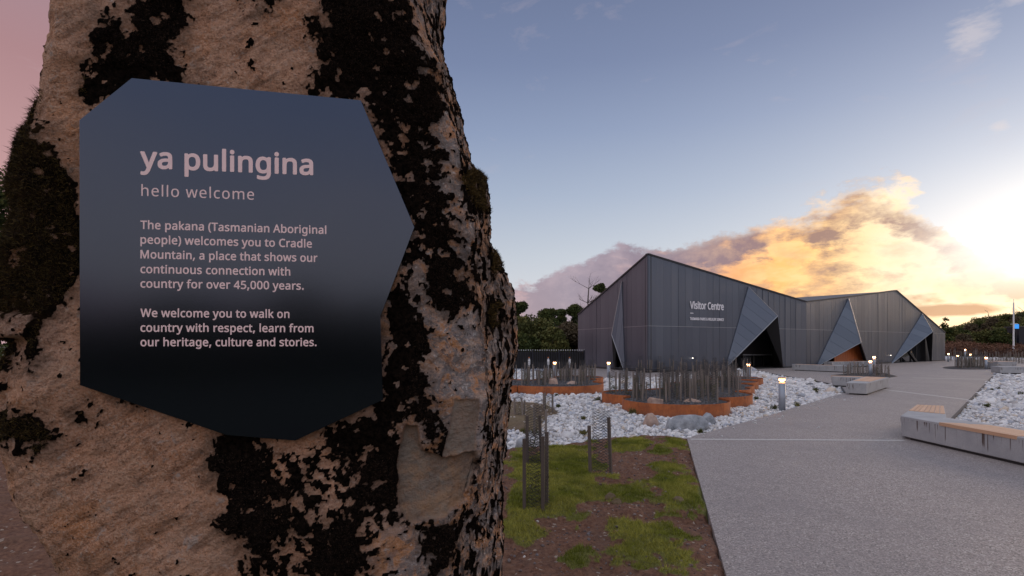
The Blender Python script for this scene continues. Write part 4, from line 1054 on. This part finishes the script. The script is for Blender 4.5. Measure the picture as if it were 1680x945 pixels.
px_tree(985, 466, 70, 30, M_tree, 'umbrella_tree', 'flat-topped tree peeking over the sloping roof edge', n=2500, size=.10, trunk=.86, blobs=8)
tree('near_tree', 'dark leafy tree hidden mostly behind the left side of the rock', -13.4, 14.0, 7.0, 3.6, M_tree, n=26000, size=.055, trunk=.08, blobs=34)
# hill at the right
def hill_z(p):
    x, y = p[:, 0], p[:, 1]; rel = x / y
    z = .8 * sstep(y, 95, 120) + (y - 118) * .12 * sstep(rel, .72, .98) + (y - 118) * .020; z = np.where(y > 118, z, .8 * sstep(y, 95, 120)) * sstep(rel, .55, .8)
    z = np.minimum(z, 11) + 1.0 * fbm(p, .05, 4, 3) * sstep(y, 110, 150)
    return z - .6 * (1 - sstep(y, 92, 100)), None
me, _ = heightfield('hill', 60, 420, 92, 330, 3.0, hill_z, M_ground); struct(link('hill', me))
def hz(x, y): return float(hill_z(np.array([[x, y, 0.0]]))[0][0])
M_hedge = M_scrub
bl = []
for i in range(240):
    y = random.uniform(80, 112); px = random.uniform(1549, 1760); x = (px - CX) / F * y; s = random.uniform(.7, 1.6); bl.append((x, y, max(0, hz(x, y) if y > 92 else 0) + s * (.25 + .75 * random.random() * sstep(np.array(px), 1640, 1560) ), s * 1.4, s, s * .75))
tag(link('scrub', leaves('scrub', bl, 60000, .12, M_scrub)), 'reddish brown heath scrub at the foot of the hill right of the building', 'scrub', kind='stuff')
bl = []
for i in range(420):
    y = random.uniform(120, 235); px = random.uniform(1562, 1800); x = (px - CX) / F * y; s = random.uniform(1.2, 3.0); bl.append((x, y, hz(x, y) + s * .3, s * 1.3, s, s * .7))
tag(link('hill_scrub', leaves('hill_scrub', bl, 120000, .26, M_olive)), 'continuous olive scrub covering the hillside', 'scrub', kind='stuff')
px_tree(1551, 516, 105, 27, M_tree, 'round_tree', 'single dark open-crowned tree standing right of the building end', n=2600, size=.17, trunk=.15, blobs=26, hollow=.2, zbase=0)
hb = [(1563, 541, 118, 26, M_olive), (1578, 537, 140, 22, M_tree), (1592, 533, 150, 24, M_brownfol), (1606, 527, 150, 20, M_tree), (1600, 545, 122, 30, M_olive), (1622, 541, 118, 34, M_olive), (1641, 534, 113, 30, M_tree), (1632, 524, 165, 30, M_brownfol), (1650, 527, 150, 30, M_olive), (1655, 518, 180, 26, M_tree), (1668, 520, 175, 30, M_brownfol), (1684, 514, 190, 36, M_tree), (1664, 541, 120, 30, M_olive), (1690, 535, 125, 40, M_olive), (1617, 532, 145, 26, M_brownfol), (1580, 548, 115, 26, M_brownfol), (1705, 520, 150, 40, M_tree)]
for i, (px, yt, dd, wp, mt) in enumerate(hb):
    x = (px - CX) / F * dd; where = ['lower', 'middle', 'upper'][0 if dd < 130 else 1 if dd < 160 else 2]; tone = {M_olive: 'olive green', M_tree: 'dark green', M_brownfol: 'brownish'}[mt]
    side = 'near the lone open-crowned tree' if px < 1595 else 'left of the white pole' if px < 1655 else 'by the right photo edge'
    px_tree(px, yt, dd, wp, mt, 'hillside_bush', f'{tone} bush on the {where} hillside {side}', 'bushes on the hillside', n=3500, size=.22, trunk=.02, blobs=12, zbase=max(0, min(hz(x, dd), EYE + (HY - yt) / F * dd - 2.0)))
px_tree(1622, 512, 170, 10, M_tree, 'bare_tree', 'thin leafless tree on the skyline of the hill', bare=True, zbase=5)
px_tree(1676, 508, 185, 26, M_tree, 'bare_tree', 'spindly bare tree on the ridge at the right edge', bare=True, zbase=8)
# light pole, blue sign and dark shed on the hill side
x, y = (1663 - CX) / F * 88, 88
th = thing('lamp_pole', 'tall slim white pole standing at the foot of the hill', 'pole', (x, y, 0)); m = MB(); m.tube((0, 0, 0), (0, 0, 8.4), .13, .09, n=8); m.build('shaft', M_whitep, th)
m = MB(); m.tube((0, 0, 5.0), (.55, -.1, 5.0), .05, n=6); m.tube((-.5, 0, 4.95), (.0, 0, 4.95), .04, n=5); m.build('bracket', M_whitep, th)
m = MB(); m.tube((0, 0, 8.4), (0, 0, 9.0), .03, n=5); m.build('tip', M_whitep, th)
M_blue = bpy.data.materials.new('lit_blue_sign'); M_blue.use_nodes = True
_b = M_blue.node_tree.nodes['Principled BSDF']; _b.inputs['Base Color'].default_value = (.02, .2, .6, 1); _b.inputs['Emission Color'].default_value = (.05, .33, .9, 1); _b.inputs['Emission Strength'].default_value = .8
th = thing('blue_sign', 'small bright blue sign beside the white pole', 'sign', tuple(P(1668, 548, 112))); m = MB(); m.box(-.42, .42, -.05, .05, 1.1, 2.0); m.build('panel', M_blue, th); m = MB(); m.box(-.05, .05, .06, .14, -3, 1.9); m.build('post', M_black, th)
th = thing('shed', 'dark flat-roofed shed on the slope at the right edge', 'shed', tuple(P(1684, 552, 118))); m = MB(); m.box(-1.6, 4, 0, 3, -2, 2.0); m.build('wall', M_navy, th); m = MB(); m.box(-1.9, 4.3, -.3, 3.3, 2.0, 2.2); m.build('roof', M_roof, th)
#MARK3

# dark forest edge on the far side of the forecourt, behind the photographer; it shows only as the dark base of reflections
bl = []
for i in range(150):
    a = math.radians(random.uniform(95, 300)); r = random.uniform(30, 42); h_ = random.uniform(2.2, 4.2); bl.append((math.sin(a) * r, math.cos(a) * r, h_ * random.uniform(.3, .8), 2.2, 2.2, h_ * .6))
tag(link('forest_edge', leaves('forest_edge', bl, 60000, .30, M_tree)), 'dark forest edge around the far side of the forecourt', 'forest', kind='stuff')
# ---------------------------------------------------------------- the standing rock
AL = math.radians(8.2); RO = np.array([(400 - CX) / F * 2.0, 2.0, 0.0]); U = np.array([math.cos(AL), math.sin(AL), 0]); Wd = np.array([-math.sin(AL), math.cos(AL), 0])
def rock_u(px, w):
    """u on the rock's front plane frame for an image column at depth offset w"""
    r = (px - CX) / F; ox, oy = RO[0] + Wd[0] * w, RO[1] + Wd[1] * w
    return (r * oy - ox) / (U[0] - r * U[1])
def depth_at(u, w): return RO[1] + U[1] * u + Wd[1] * w
def solve_row(tab, z, w):
    """u of a traced outline (list of (py, px)) at height z, at depth w behind the front plane"""
    ys = [t[0] for t in tab]; xs = [t[1] for t in tab]; y = 2.2
    for _ in range(6):
        py = HY - (z - EYE) * F / y; px = np.interp(py, ys, xs); u = rock_u(px, w); y = depth_at(u, w)
    return u
def on_plane(px, py, w=0.0):
    u = rock_u(px, w); y = depth_at(u, w); return u, EYE + (HY - py) / F * y
LEFT = [(-420, 300), (-330, 200), (-220, 130), (-100, 96), (0, 77), (50, 70), (100, 58), (150, 52), (200, 44), (235, 30), (270, 22), (330, 14), (370, 10), (400, 0), (450, -8), (540, -10), (560, 2), (600, 0), (660, -6), (760, -8), (830, 0), (850, 14), (880, 38), (900, 53), (945, 72), (1000, 96), (1100, 130), (1400, 190), (1560, 200)]
RIGHT = [(-420, 430), (-330, 520), (-220, 620), (-100, 690), (-20, 728), (0, 731), (50, 727), (100, 722), (110, 723), (130, 730), (155, 739), (200, 757), (250, 772), (280, 775), (296, 790), (310, 802), (350, 804), (400, 806), (425, 813), (450, 823), (480, 836), (500, 843), (550, 845), (600, 841), (650, 839), (700, 836), (750, 833), (800, 828), (850, 823), (900, 819), (945, 816), (1100, 800), (1400, 770), (1560, 765)]
FRONT = [(-420, 400), (-330, 470), (-220, 560), (-100, 630), (0, 676), (50, 692), (100, 714), (150, 728), (200, 742), (250, 752), (300, 760), (400, 768), (500, 778), (560, 786), (620, 796), (660, 794), (720, 786), (800, 768), (880, 748), (945, 738), (1100, 720), (1560, 700)]
ZT = 3.78
zs = np.concatenate([np.arange(-.25, .78, .05), np.arange(.78, 3.02, .0062), np.arange(3.02, ZT, .03), [ZT]])
SEG = [26, 26, 24, 330, 24, 84, 26, 12, 10]
ts_w = []
rows = []
for z in zs:
    uL = solve_row(LEFT, z, .06); uR = solve_row(RIGHT, z, .40); uF = solve_row(FRONT, z, .0)
    kp = [(uL + .03, .62), (uL, .24), (uL + .015, .07), (uL + .10, 0.0), (uF - .05, .0), (uF + .012, .035), (uR - .018, .30), (uR, .42), (uR - .10, .75), ((uL + uR) / 2, .92)]
    pts = []
    for i, nseg in enumerate(SEG + [14]):
        a, b = kp[i], kp[(i + 1) % len(kp)]; t = np.linspace(0, 1, nseg, endpoint=False)[:, None]; pts.append(np.array(a) * (1 - t) + np.array(b) * t)
    rows.append(np.concatenate(pts))
Rw = np.array(rows); nz, nc = Rw.shape[:2]
for _ in range(10): Rw = (np.roll(Rw, 1, 1) + Rw * 2 + np.roll(Rw, -1, 1)) / 4
# pull the crown together towards the top
k = sstep(zs, 3.3, ZT + .05)[:, None, None]; cen = Rw.mean(1, keepdims=True); Rw = Rw * (1 - k * .8) + cen * k * .8
# silhouette roughness by row
Pq = np.zeros((nz, nc, 3)); Pq[:] = RO; Pq += Rw[..., :1] * U + Rw[..., 1:] * Wd; Pq[..., 2] = zs[:, None]
def normals(Pq):
    du = np.roll(Pq, -1, 1) - np.roll(Pq, 1, 1); dv = np.gradient(Pq, axis=0); n = np.cross(du, dv); return n / (np.linalg.norm(n, axis=2, keepdims=True) + 1e-9)
N = normals(Pq).reshape(-1, 3)
p = Pq.reshape(-1, 3).copy(); uu, ww, zz = Rw[..., 0].ravel(), Rw[..., 1].ravel(), np.repeat(zs, nc)
# plane-frame image coordinates of every vertex (front plane of the rock, fixed to the rock)
Yd = p[:, 1]; ipx = CX + F * p[:, 0] / Yd; ipy = HY - F * (zz - EYE) / Yd
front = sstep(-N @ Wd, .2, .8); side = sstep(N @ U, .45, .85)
wob = 9 * fbm(p, 7, 4, 21); wob2 = 9 * fbm(p, 7, 4, 22)
fx = ipx + wob * 1.3 + 5 * fbm(p, 40, 3, 23); fy = ipy + wob2 * 1.3 + 5 * fbm(p, 40, 3, 24)
FR = ww < .5
MOSS = [[(225, -40), (305, -40), (300, 40), (285, 70), (300, 110), (316, 150), (292, 165), (262, 112), (245, 118), (240, 140), (215, 150), (185, 160), (133, 160), (140, 128), (163, 100), (155, 60), (175, 32), (195, 40), (212, 60), (222, 20)],
        [(505, 30), (522, 22), (530, -60), (650, -60), (668, 0), (680, 60), (705, 105), (727, 150), (728, 190), (702, 212), (680, 236), (650, 226), (632, 250), (600, 170), (512, 160), (507, 120), (527, 95), (516, 60)],
        [(420, -40), (448, -40), (450, 18), (430, 22)], [(632, 240), (700, 225), (736, 250), (733, 286), (700, 291), (650, 285)], [(650, 295), (700, 290), (738, 322), (735, 352), (700, 372), (682, 385), (655, 330)],
        [(690, 360), (735, 350), (750, 390), (720, 412), (688, 404)], [(662, 395), (690, 390), (700, 420), (675, 440), (655, 430)],
        [(700, 425), (740, 405), (775, 430), (778, 485), (745, 520), (705, 508), (695, 462)], [(760, 290), (770, 275), (800, 285), (806, 345), (790, 350), (772, 335)], [(795, 405), (812, 412), (822, 450), (806, 455)], [(797, 500), (822, 492), (826, 535), (804, 540)],
        [(632, 480), (668, 462), (682, 500), (702, 560), (688, 600), (705, 640), (722, 690), (736, 720), (730, 745), (704, 748), (688, 700), (668, 655), (652, 700), (664, 760), (656, 838), (682, 846), (668, 862), (640, 852), (602, 830), (590, 868), (600, 930), (560, 960), (505, 960), (520, 870), (556, 858), (583, 790), (552, 742), (528, 705), (552, 688), (600, 683), (622, 655), (630, 560)],
        [(343, 722), (372, 704), (432, 712), (446, 745), (440, 790), (470, 795), (498, 772), (500, 800), (462, 830), (480, 850), (522, 852), (472, 880), (446, 880), (446, 930), (405, 938), (400, 892), (362, 872), (350, 850), (376, 830), (362, 790), (345, 770)],
        [(28, 185), (60, 172), (76, 228), (100, 250), (122, 330), (134, 380), (134, 440), (102, 490), (78, 520), (50, 515), (-30, 512), (-30, 380), (12, 330), (20, 280), (32, 240)],
        [(-30, 668), (40, 678), (70, 688), (92, 715), (88, 728), (60, 745), (28, 722), (-30, 738)], [(690, 872), (728, 850), (750, 870), (745, 920), (712, 960), (690, 918)], [(735, 845), (752, 842), (756, 868), (740, 872)], [(124, 672), (150, 674), (150, 690), (126, 686)], [(60, 520), (76, 515), (70, 560), (56, 600), (50, 580)], [(8, 550), (24, 546), (22, 590), (4, 640), (-20, 640)],
        [(250, 640), (290, 652), (205, 665), (190, 655)], [(640, 380), (655, 400), (650, 440), (632, 470)]]
sd = np.full(p.shape[0], -99.0); sel = np.where(FR)[0]
for g in MOSS: sd[sel] = np.maximum(sd[sel], sdf(g, fx[sel], fy[sel]))
patchy = fbm(p, 22, 4, 40)
halo = sstep(sd + 26 * fbm(p, 9, 4, 41), -34, 8)
moss = sstep(sd + 24 * patchy + 14 * fbm(p, 60, 3, 42) - 1, -11, 10)
spots = sstep(fbm(p, 34, 3, 61) + .25 * fbm(p, 9, 2, 60) - .40, .0, .05) * sstep(ipx, 560, 700) * .0 + sstep(fbm(p, 30, 3, 66) + .25 * fbm(p, 8, 2, 60) - .46, .0, .05) * sstep(ipx, 560, 700) + sstep(fbm(p, 26, 3, 63) + .3 * fbm(p, 6, 2, 62) - .52, .0, .05) * .8
# crumbly zone of small black islands inside the lower middle patch
isl = sstep(fbm(p, 30, 4, 64) - .02, 0, .06) * (1 - sstep(-sdf([(430, 760), (520, 745), (590, 780), (620, 860), (600, 945), (400, 945), (400, 850)], ipx, ipy), 0, 25))
holes = sstep(fbm(p, 20, 4, 65) - .33, 0, .07)
moss = np.clip(np.maximum(moss * (1 - .9 * holes), np.maximum(spots * .9, isl * .9)), 0, 1)
gripe = fbm(np.stack([uu * 1.0, ww * 20, zz * 2.6], 1), 2.6, 4, 70)
moss = np.clip(moss + side * sstep(fbm(np.stack([uu * 3, ww * 5.5, zz * 1.5], 1), 6.5, 4, 71) - .16, 0, .08) * .9, 0, 1)
def m_px(poly, soft=3): return sstep(sdf(poly, ipx + wob * .4, ipy + wob2 * .4), -soft, soft)
wob, wob2 = wob * 2.6, wob2 * 2.6
fr1 = m_px([(741, 655), (788, 655), (786, 700), (774, 742), (742, 748), (726, 742), (736, 700)], 2)
fr2 = m_px([(662, 700), (680, 700), (692, 738), (728, 748), (744, 750), (776, 744), (784, 760), (764, 826), (730, 850), (700, 856), (672, 862), (656, 840), (652, 770)], 2)
fresh = np.clip(fr1 + fr2, 0, 1) * (1 - 0 * moss)
moss *= 1 - .92 * fresh
ledge = m_px([(-20, 500), (62, 520), (52, 556), (-20, 545)], 3)
groove = m_px([(10, 552), (50, 560), (40, 640), (20, 690), (8, 670), (14, 600)], 3)
# displacement
d1 = .040 * fbm(p, 1.9, 4, 80); d2 = .0135 * fbm(p, 7, 4, 81); d3 = .0060 * fbm(p, 34, 5, 82, .62); rd = 1 - np.abs(fbm(p, 2.2, 3, 83)); crack = -sstep(rd, .985, 1.0) * .004 * sstep(fbm(p, 1.5, 2, 87), 0, .3)
qd = (uu * .86 + zz * .5); qe = (-uu * .5 + zz * .86); grain = fbm(np.stack([qd * .35, ww * .5, qe * 1.6], 1), 22, 4, 88)
rough = 1 - .75 * fresh
signreg = sstep(sdf([(100, 110), (620, 140), (700, 373), (650, 740), (350, 740), (100, 650)], ipx, ipy), -20, 10) * front
disp = (d1 * (1 - signreg * .7) + d2) * (1 - .5 * fresh) + (d3 + crack * (1 - fresh)) * rough
disp += moss * (.005 + .007 * np.abs(fbm(p, 55, 3, 84))) * (1 - signreg)
disp += -fr2 * .028 + fr1 * .004 + ledge * .022 - groove * .018
disp += side * (.014 * gripe - .02 * sstep(gripe, .18, .35))
facet = np.floor(fbm(p, 1.6, 2, 86) * 5) ; disp += (.0045 * grain * (1 - moss) + .007 * np.clip(fbm(p, 2.6, 2, 89), -.2, .2) / .2) * front * (1 - fresh) * (1 - signreg * .5) - .003
disp += fr2 * .006 * sstep((ipx - 722) * .9 + (ipy - 800) * .15, -2, 2)
p += N * disp[:, None]
wcur = (p - RO) @ Wd; over = signreg * np.clip(-.004 - wcur, 0, 1); p += Wd * over[:, None]     # keep clear of the panel
p = p.reshape(nz, nc, 3)
# finishing cap
capc = p[-1].mean(0) + [0, 0, .05]; V = np.concatenate([p.reshape(-1, 3), capc[None]]); Fq = grid_faces(nz, nc, True)
lich = np.clip(sstep(ipx + 60 * fbm(p.reshape(-1, 3), 3, 3, 90), 560, 730) * (1 - fresh), 0, 1)
msk = np.stack([moss, fresh, lich], 1); msk = np.concatenate([msk, msk[-1:]])
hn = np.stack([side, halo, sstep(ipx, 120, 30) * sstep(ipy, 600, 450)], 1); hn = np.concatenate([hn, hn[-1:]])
rock = thing('standing_rock', 'huge upright weathered boulder with black moss filling the left half of the photo', 'rock', (float(RO[0]), float(RO[1]) + .4, 0))
RL = np.array(rock.location)
def rock_build(nt, o, b):
    mo, fr, li = sep(attr(nt, 'mask')); sd_, wv, lf = sep(attr(nt, 'zone'))
    n1 = noise(o, 2.2, 6, .62); n2 = noise(o, 13, 7, .70); n3 = noise(o, 60, 5, .72); n4 = noise(vec(nt, o, (1, 1, 1), loc=(4, 2, 7)), 5.5, 6, .68)
    c = ramp(n1, [(.3, (.36, .165, .092)), (.45, (.56, .275, .155)), (.58, (.60, .325, .205)), (.72, (.42, .245, .18))])
    c = mix(n4.lin(.52, .68).clamp() * .75, c, (.62, .255, .10))
    c = mix(n2.lin(.50, .72).clamp() * .5, c, (.55, .37, .265)); c = mix(n2.lin(.48, .28).clamp() * .65, c, (.075, .046, .034))
    c = mix(n3.lin(.54, .70).clamp() * .55, c, (.50, .41, .35)); c = mix(n3.lin(.46, .30).clamp() * .6, c, (.06, .043, .035))
    n6 = noise(o, 130, 3, .7); c = mix(n6.lin(.52, .66).clamp() * .5, c, (.66, .50, .38)); c = mix(n6.lin(.46, .34).clamp() * .55, c, (.055, .034, .024))
    n7 = noise(vec(nt, o, (1, 1, 1), loc=(3, 3, 9)), 3.6, 7, .72); c = mix(n7.lin(.48, .36).clamp() * .4, c, (.10, .062, .045)); c = mix(n7.lin(.56, .68).clamp() * .4, c, (.55, .37, .27))
    # lichen crust: grey, orange and pink-white islands
    l1 = noise(vec(nt, o, (1, 1, 1), loc=(9, 1, 3)), 9, 7, .72, .6); l2 = noise(vec(nt, o, (1, 1, 1), loc=(2, 8, 5)), 17, 6, .7, .5); l3 = noise(vec(nt, o, (1, 1, 1), loc=(5, 3, 1)), 48, 4, .7)
    lc = ramp(l1, [(.32, (.25, .155, .11)), (.42, (.62, .28, .11)), (.49, (.52, .34, .26)), (.52, (.25, .215, .20)), (.58, (.32, .27, .255)), (.64, (.54, .38, .30)), (.72, (.52, .25, .12))])
    lc = mix(l2.lin(.57, .63).clamp() * .75, lc, (.58, .44, .36)); lc = mix(l2.lin(.44, .38).clamp() * .7, lc, (.15, .14, .15)); lc = mix(l3.lin(.60, .66).clamp() * .85, lc, (.70, .64, .60)); lc = mix(l3.lin(.40, .34).clamp() * .8, lc, (.045, .035, .03))
    c = mix((li * (l1 * 1.2 + .35)).clamp(), c, lc)
    gr = noise(vec(nt, vec(nt, o, (1, 1, 1), rot=(0, math.radians(30), 0)), (.35, .6, 1.7)), 17, 6, .68)
    c = mix(gr.lin(.52, .66).clamp() * .45, c, (.58, .33, .21)); c = mix(gr.lin(.47, .36).clamp() * .45, c, (.11, .068, .048))
    c = mix((li * -1.0 + 1.0) * l2.lin(.60, .66).clamp() * .55, c, (.46, .40, .36))
    fc = mix(n2.lin(.35, .65).clamp(), (.20, .155, .12), (.33, .27, .22)); fc = mix(n4.lin(.5, .62).clamp() * .7, fc, (.46, .27, .15)); fc = mix(gr.lin(.5, .35).clamp() * .4, fc, (.10, .085, .075)); fc = mix(n3.lin(.5, .75).clamp() * .4, fc, (.32, .29, .26))
    c = mix(fr * (n2 * 1.6 + .1).clamp(), c, fc)
    st = noise(vec(nt, o, (3, 3, .8)), 14, 6, .7, .3)
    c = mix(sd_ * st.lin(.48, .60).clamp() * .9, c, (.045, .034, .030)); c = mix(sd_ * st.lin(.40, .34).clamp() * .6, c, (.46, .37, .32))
    mc = mix(n3.lin(.4, .65).clamp(), (.004, .003, .0025), (.022, .014, .010)); mc = mix(lf * n2.lin(.4, .6).clamp() * .9, mc, (.075, .042, .018))
    hf = (wv * (n2 * 2.4 - .45)).clamp() * (1.0 - fr)
    c = mix(hf * .72, c, mix(n3.lin(.4, .6).clamp(), (.045, .028, .020), (.20, .125, .085)))
    f = (mo + (n3 - .5) * .9 + (n2 - .5) * .5).step(.36, .62)
    c = mix(f, c, mc)
    nt.links.new((f * .25 + .72).k, b.inputs['Roughness']); nt.links.new((f * -.16 + .18).k, b.inputs['Specular IOR Level'])
    return c, n3 * 1.3 + n2 * 1.6 + f * n3 * 1.2 + l3 * li * .6 + gr * .8 + n6 * .5, .013
M_rock = material('lichened_dolerite', (.2, .15, .12), .8, build=rock_build)
Vl = V - RL
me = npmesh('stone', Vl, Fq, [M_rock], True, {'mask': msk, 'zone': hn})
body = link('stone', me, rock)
m = MB(); ring = Vl[(nz - 1) * nc:nz * nc]; cc = Vl[-1]
for i in range(nc): m.face([ring[i], ring[(i + 1) % nc], cc])
m.build('stone_top', M_rock, rock)
# tufts of black and brown moss
nr = normals(p).reshape(-1, 3); pv = p.reshape(-1, 3)
vis = (ww < .5) & (zz > .8) & (zz < 3.0)
def tufts(name, sel, n, lmin, lmax, wd, mat, bright):
    idx = rng.choice(sel, n); q = pv[idx] + rng.normal(0, .003, (n, 3)); nn = nr[idx]; L = rng.uniform(lmin, lmax, (n, 1))
    dr = nn * .55 + rng.normal(0, .7, (n, 3)) + np.array([0, 0, .15]); dr /= np.linalg.norm(dr, axis=1)[:, None]; sdv = np.cross(dr, rng.normal(0, 1, (n, 3))); sdv /= np.linalg.norm(sdv, axis=1)[:, None]
    a = q - nn * .001; v = np.stack([a - sdv * wd, a + sdv * wd, a + dr * L], 1).reshape(-1, 3) - RL
    t = np.stack([rng.random(n) ** 2, rng.random(n) ** 3 * bright, rng.random(n)], 1)
    o = link(name, npmesh(name, v, np.arange(n * 3).reshape(-1, 3), [mat], False, {'tint': np.repeat(t, 3, 0)}), rock); o['kind'] = 'stuff'; return o


M_moss = leafmat('black_moss', (.003, .002, .002), (.020, .012, .008), (.085, .05, .032)); M_mossg = leafmat('golden_moss', (.012, .009, .004), (.070, .048, .014), (.20, .12, .035))
thick = sstep(sd, 2, 10)
tufts('black_moss', np.where(vis & (moss > .6) & (thick > .3) & (signreg < .5))[0], 110000, .003, .010, .0011, M_moss, .9)
tufts('brown_moss', np.where(vis & (moss > .5) & (thick > .2) & (ipx < 140) & (ipy < 760))[0], 34000, .007, .020, .0013, M_mossg, .55)
gold = np.where(vis & (moss > .4) & (thick > .1) & (((ipx > 757) & (ipy > 270) & (ipy < 352)) | ((ipx > 790) & (ipy > 400) & (ipy < 545))))[0]
tufts('golden_moss', gold, 14000, .008, .022, .0014, M_mossg, 1.0)
edge_sel = np.where(vis & (ipx < 80) & (ww < .3) & (ww > .02) & (ipy < 520) & (ipy > 150))[0]
tufts('brown_moss', edge_sel, 2500, .012, .038, .0013, M_mossg, .7)

# ---------------------------------------------------------------- welcome panel on the rock
def sp(px, py, w=-.030): u, z = on_plane(px, py, w); return Vector(RO + U * u + Wd * w + [0, 0, z])
sign = thing('welcome_sign', 'blue-black many-sided metal panel with pink lettering fixed to the rock', 'sign', tuple(sp(380, 715)))
off = Vector(sign.location); Nf = Vector(Wd)
OUT = [(216, 128), (592, 164.5), (680, 373), (624, 520), (628.5, 656), (484, 723), (372, 714), (131, 632), (130, 197)]
m = MB(); m.slab([sp(*q) - off for q in OUT], Nf * .006); pn = m.build('panel', M_sign, sign, fix=True)
bv = pn.modifiers.new('bevel', 'BEVEL'); bv.width = .001; bv.segments = 2
m = MB(); cx_, cy_ = 385, 420
m.slab([sp(cx_ + (x - cx_) * .9, cy_ + (y - cy_) * .9, -.024) - off for x, y in OUT], Nf * .03); m.build('mounting_frame', M_black, sign, fix=True)
def sign_text(body, x0, yb, x1, caph, bold, space=1.0, ref='H', xr=None):
    a = sp(xr or x0, yb); a0 = sp(x0, yb); a0.z = a.z; u1 = rock_u(x1, -.03) - rock_u(x0, -.03)
    return text('lettering', body, a0 - off, Vector(U), (0, 0, 1), u1, caph / F * a.y, M_pinktext, sign, bold, space, .0005, ref)
sign_text('ya pulingina', 230, 277.5, 514, 38, .0028, 1.02, ref='l', xr=270)
sign_text('hello welcome', 232, 321.3, 417, 19.3, .0002, 1.08, ref='l')
for s_, y, x in (('The pakana (Tasmanian Aboriginal', 375.7, 535.5), ('people) welcomes you to Cradle', 399.8, 512), ('Mountain, a place that shows our', 424, 521), ('continuous connection with', 448.2, 476.5), ('country for over 45,000 years.', 472, 498.5), ('We welcome you to walk on', 520.2, 475), ('country with respect, learn from', 544.4, 514.5), ('our heritage, culture and stories.', 568.2, 519.5)):
    sign_text(s_, 230.5, y, x, 14.0, .0009, 1.03)
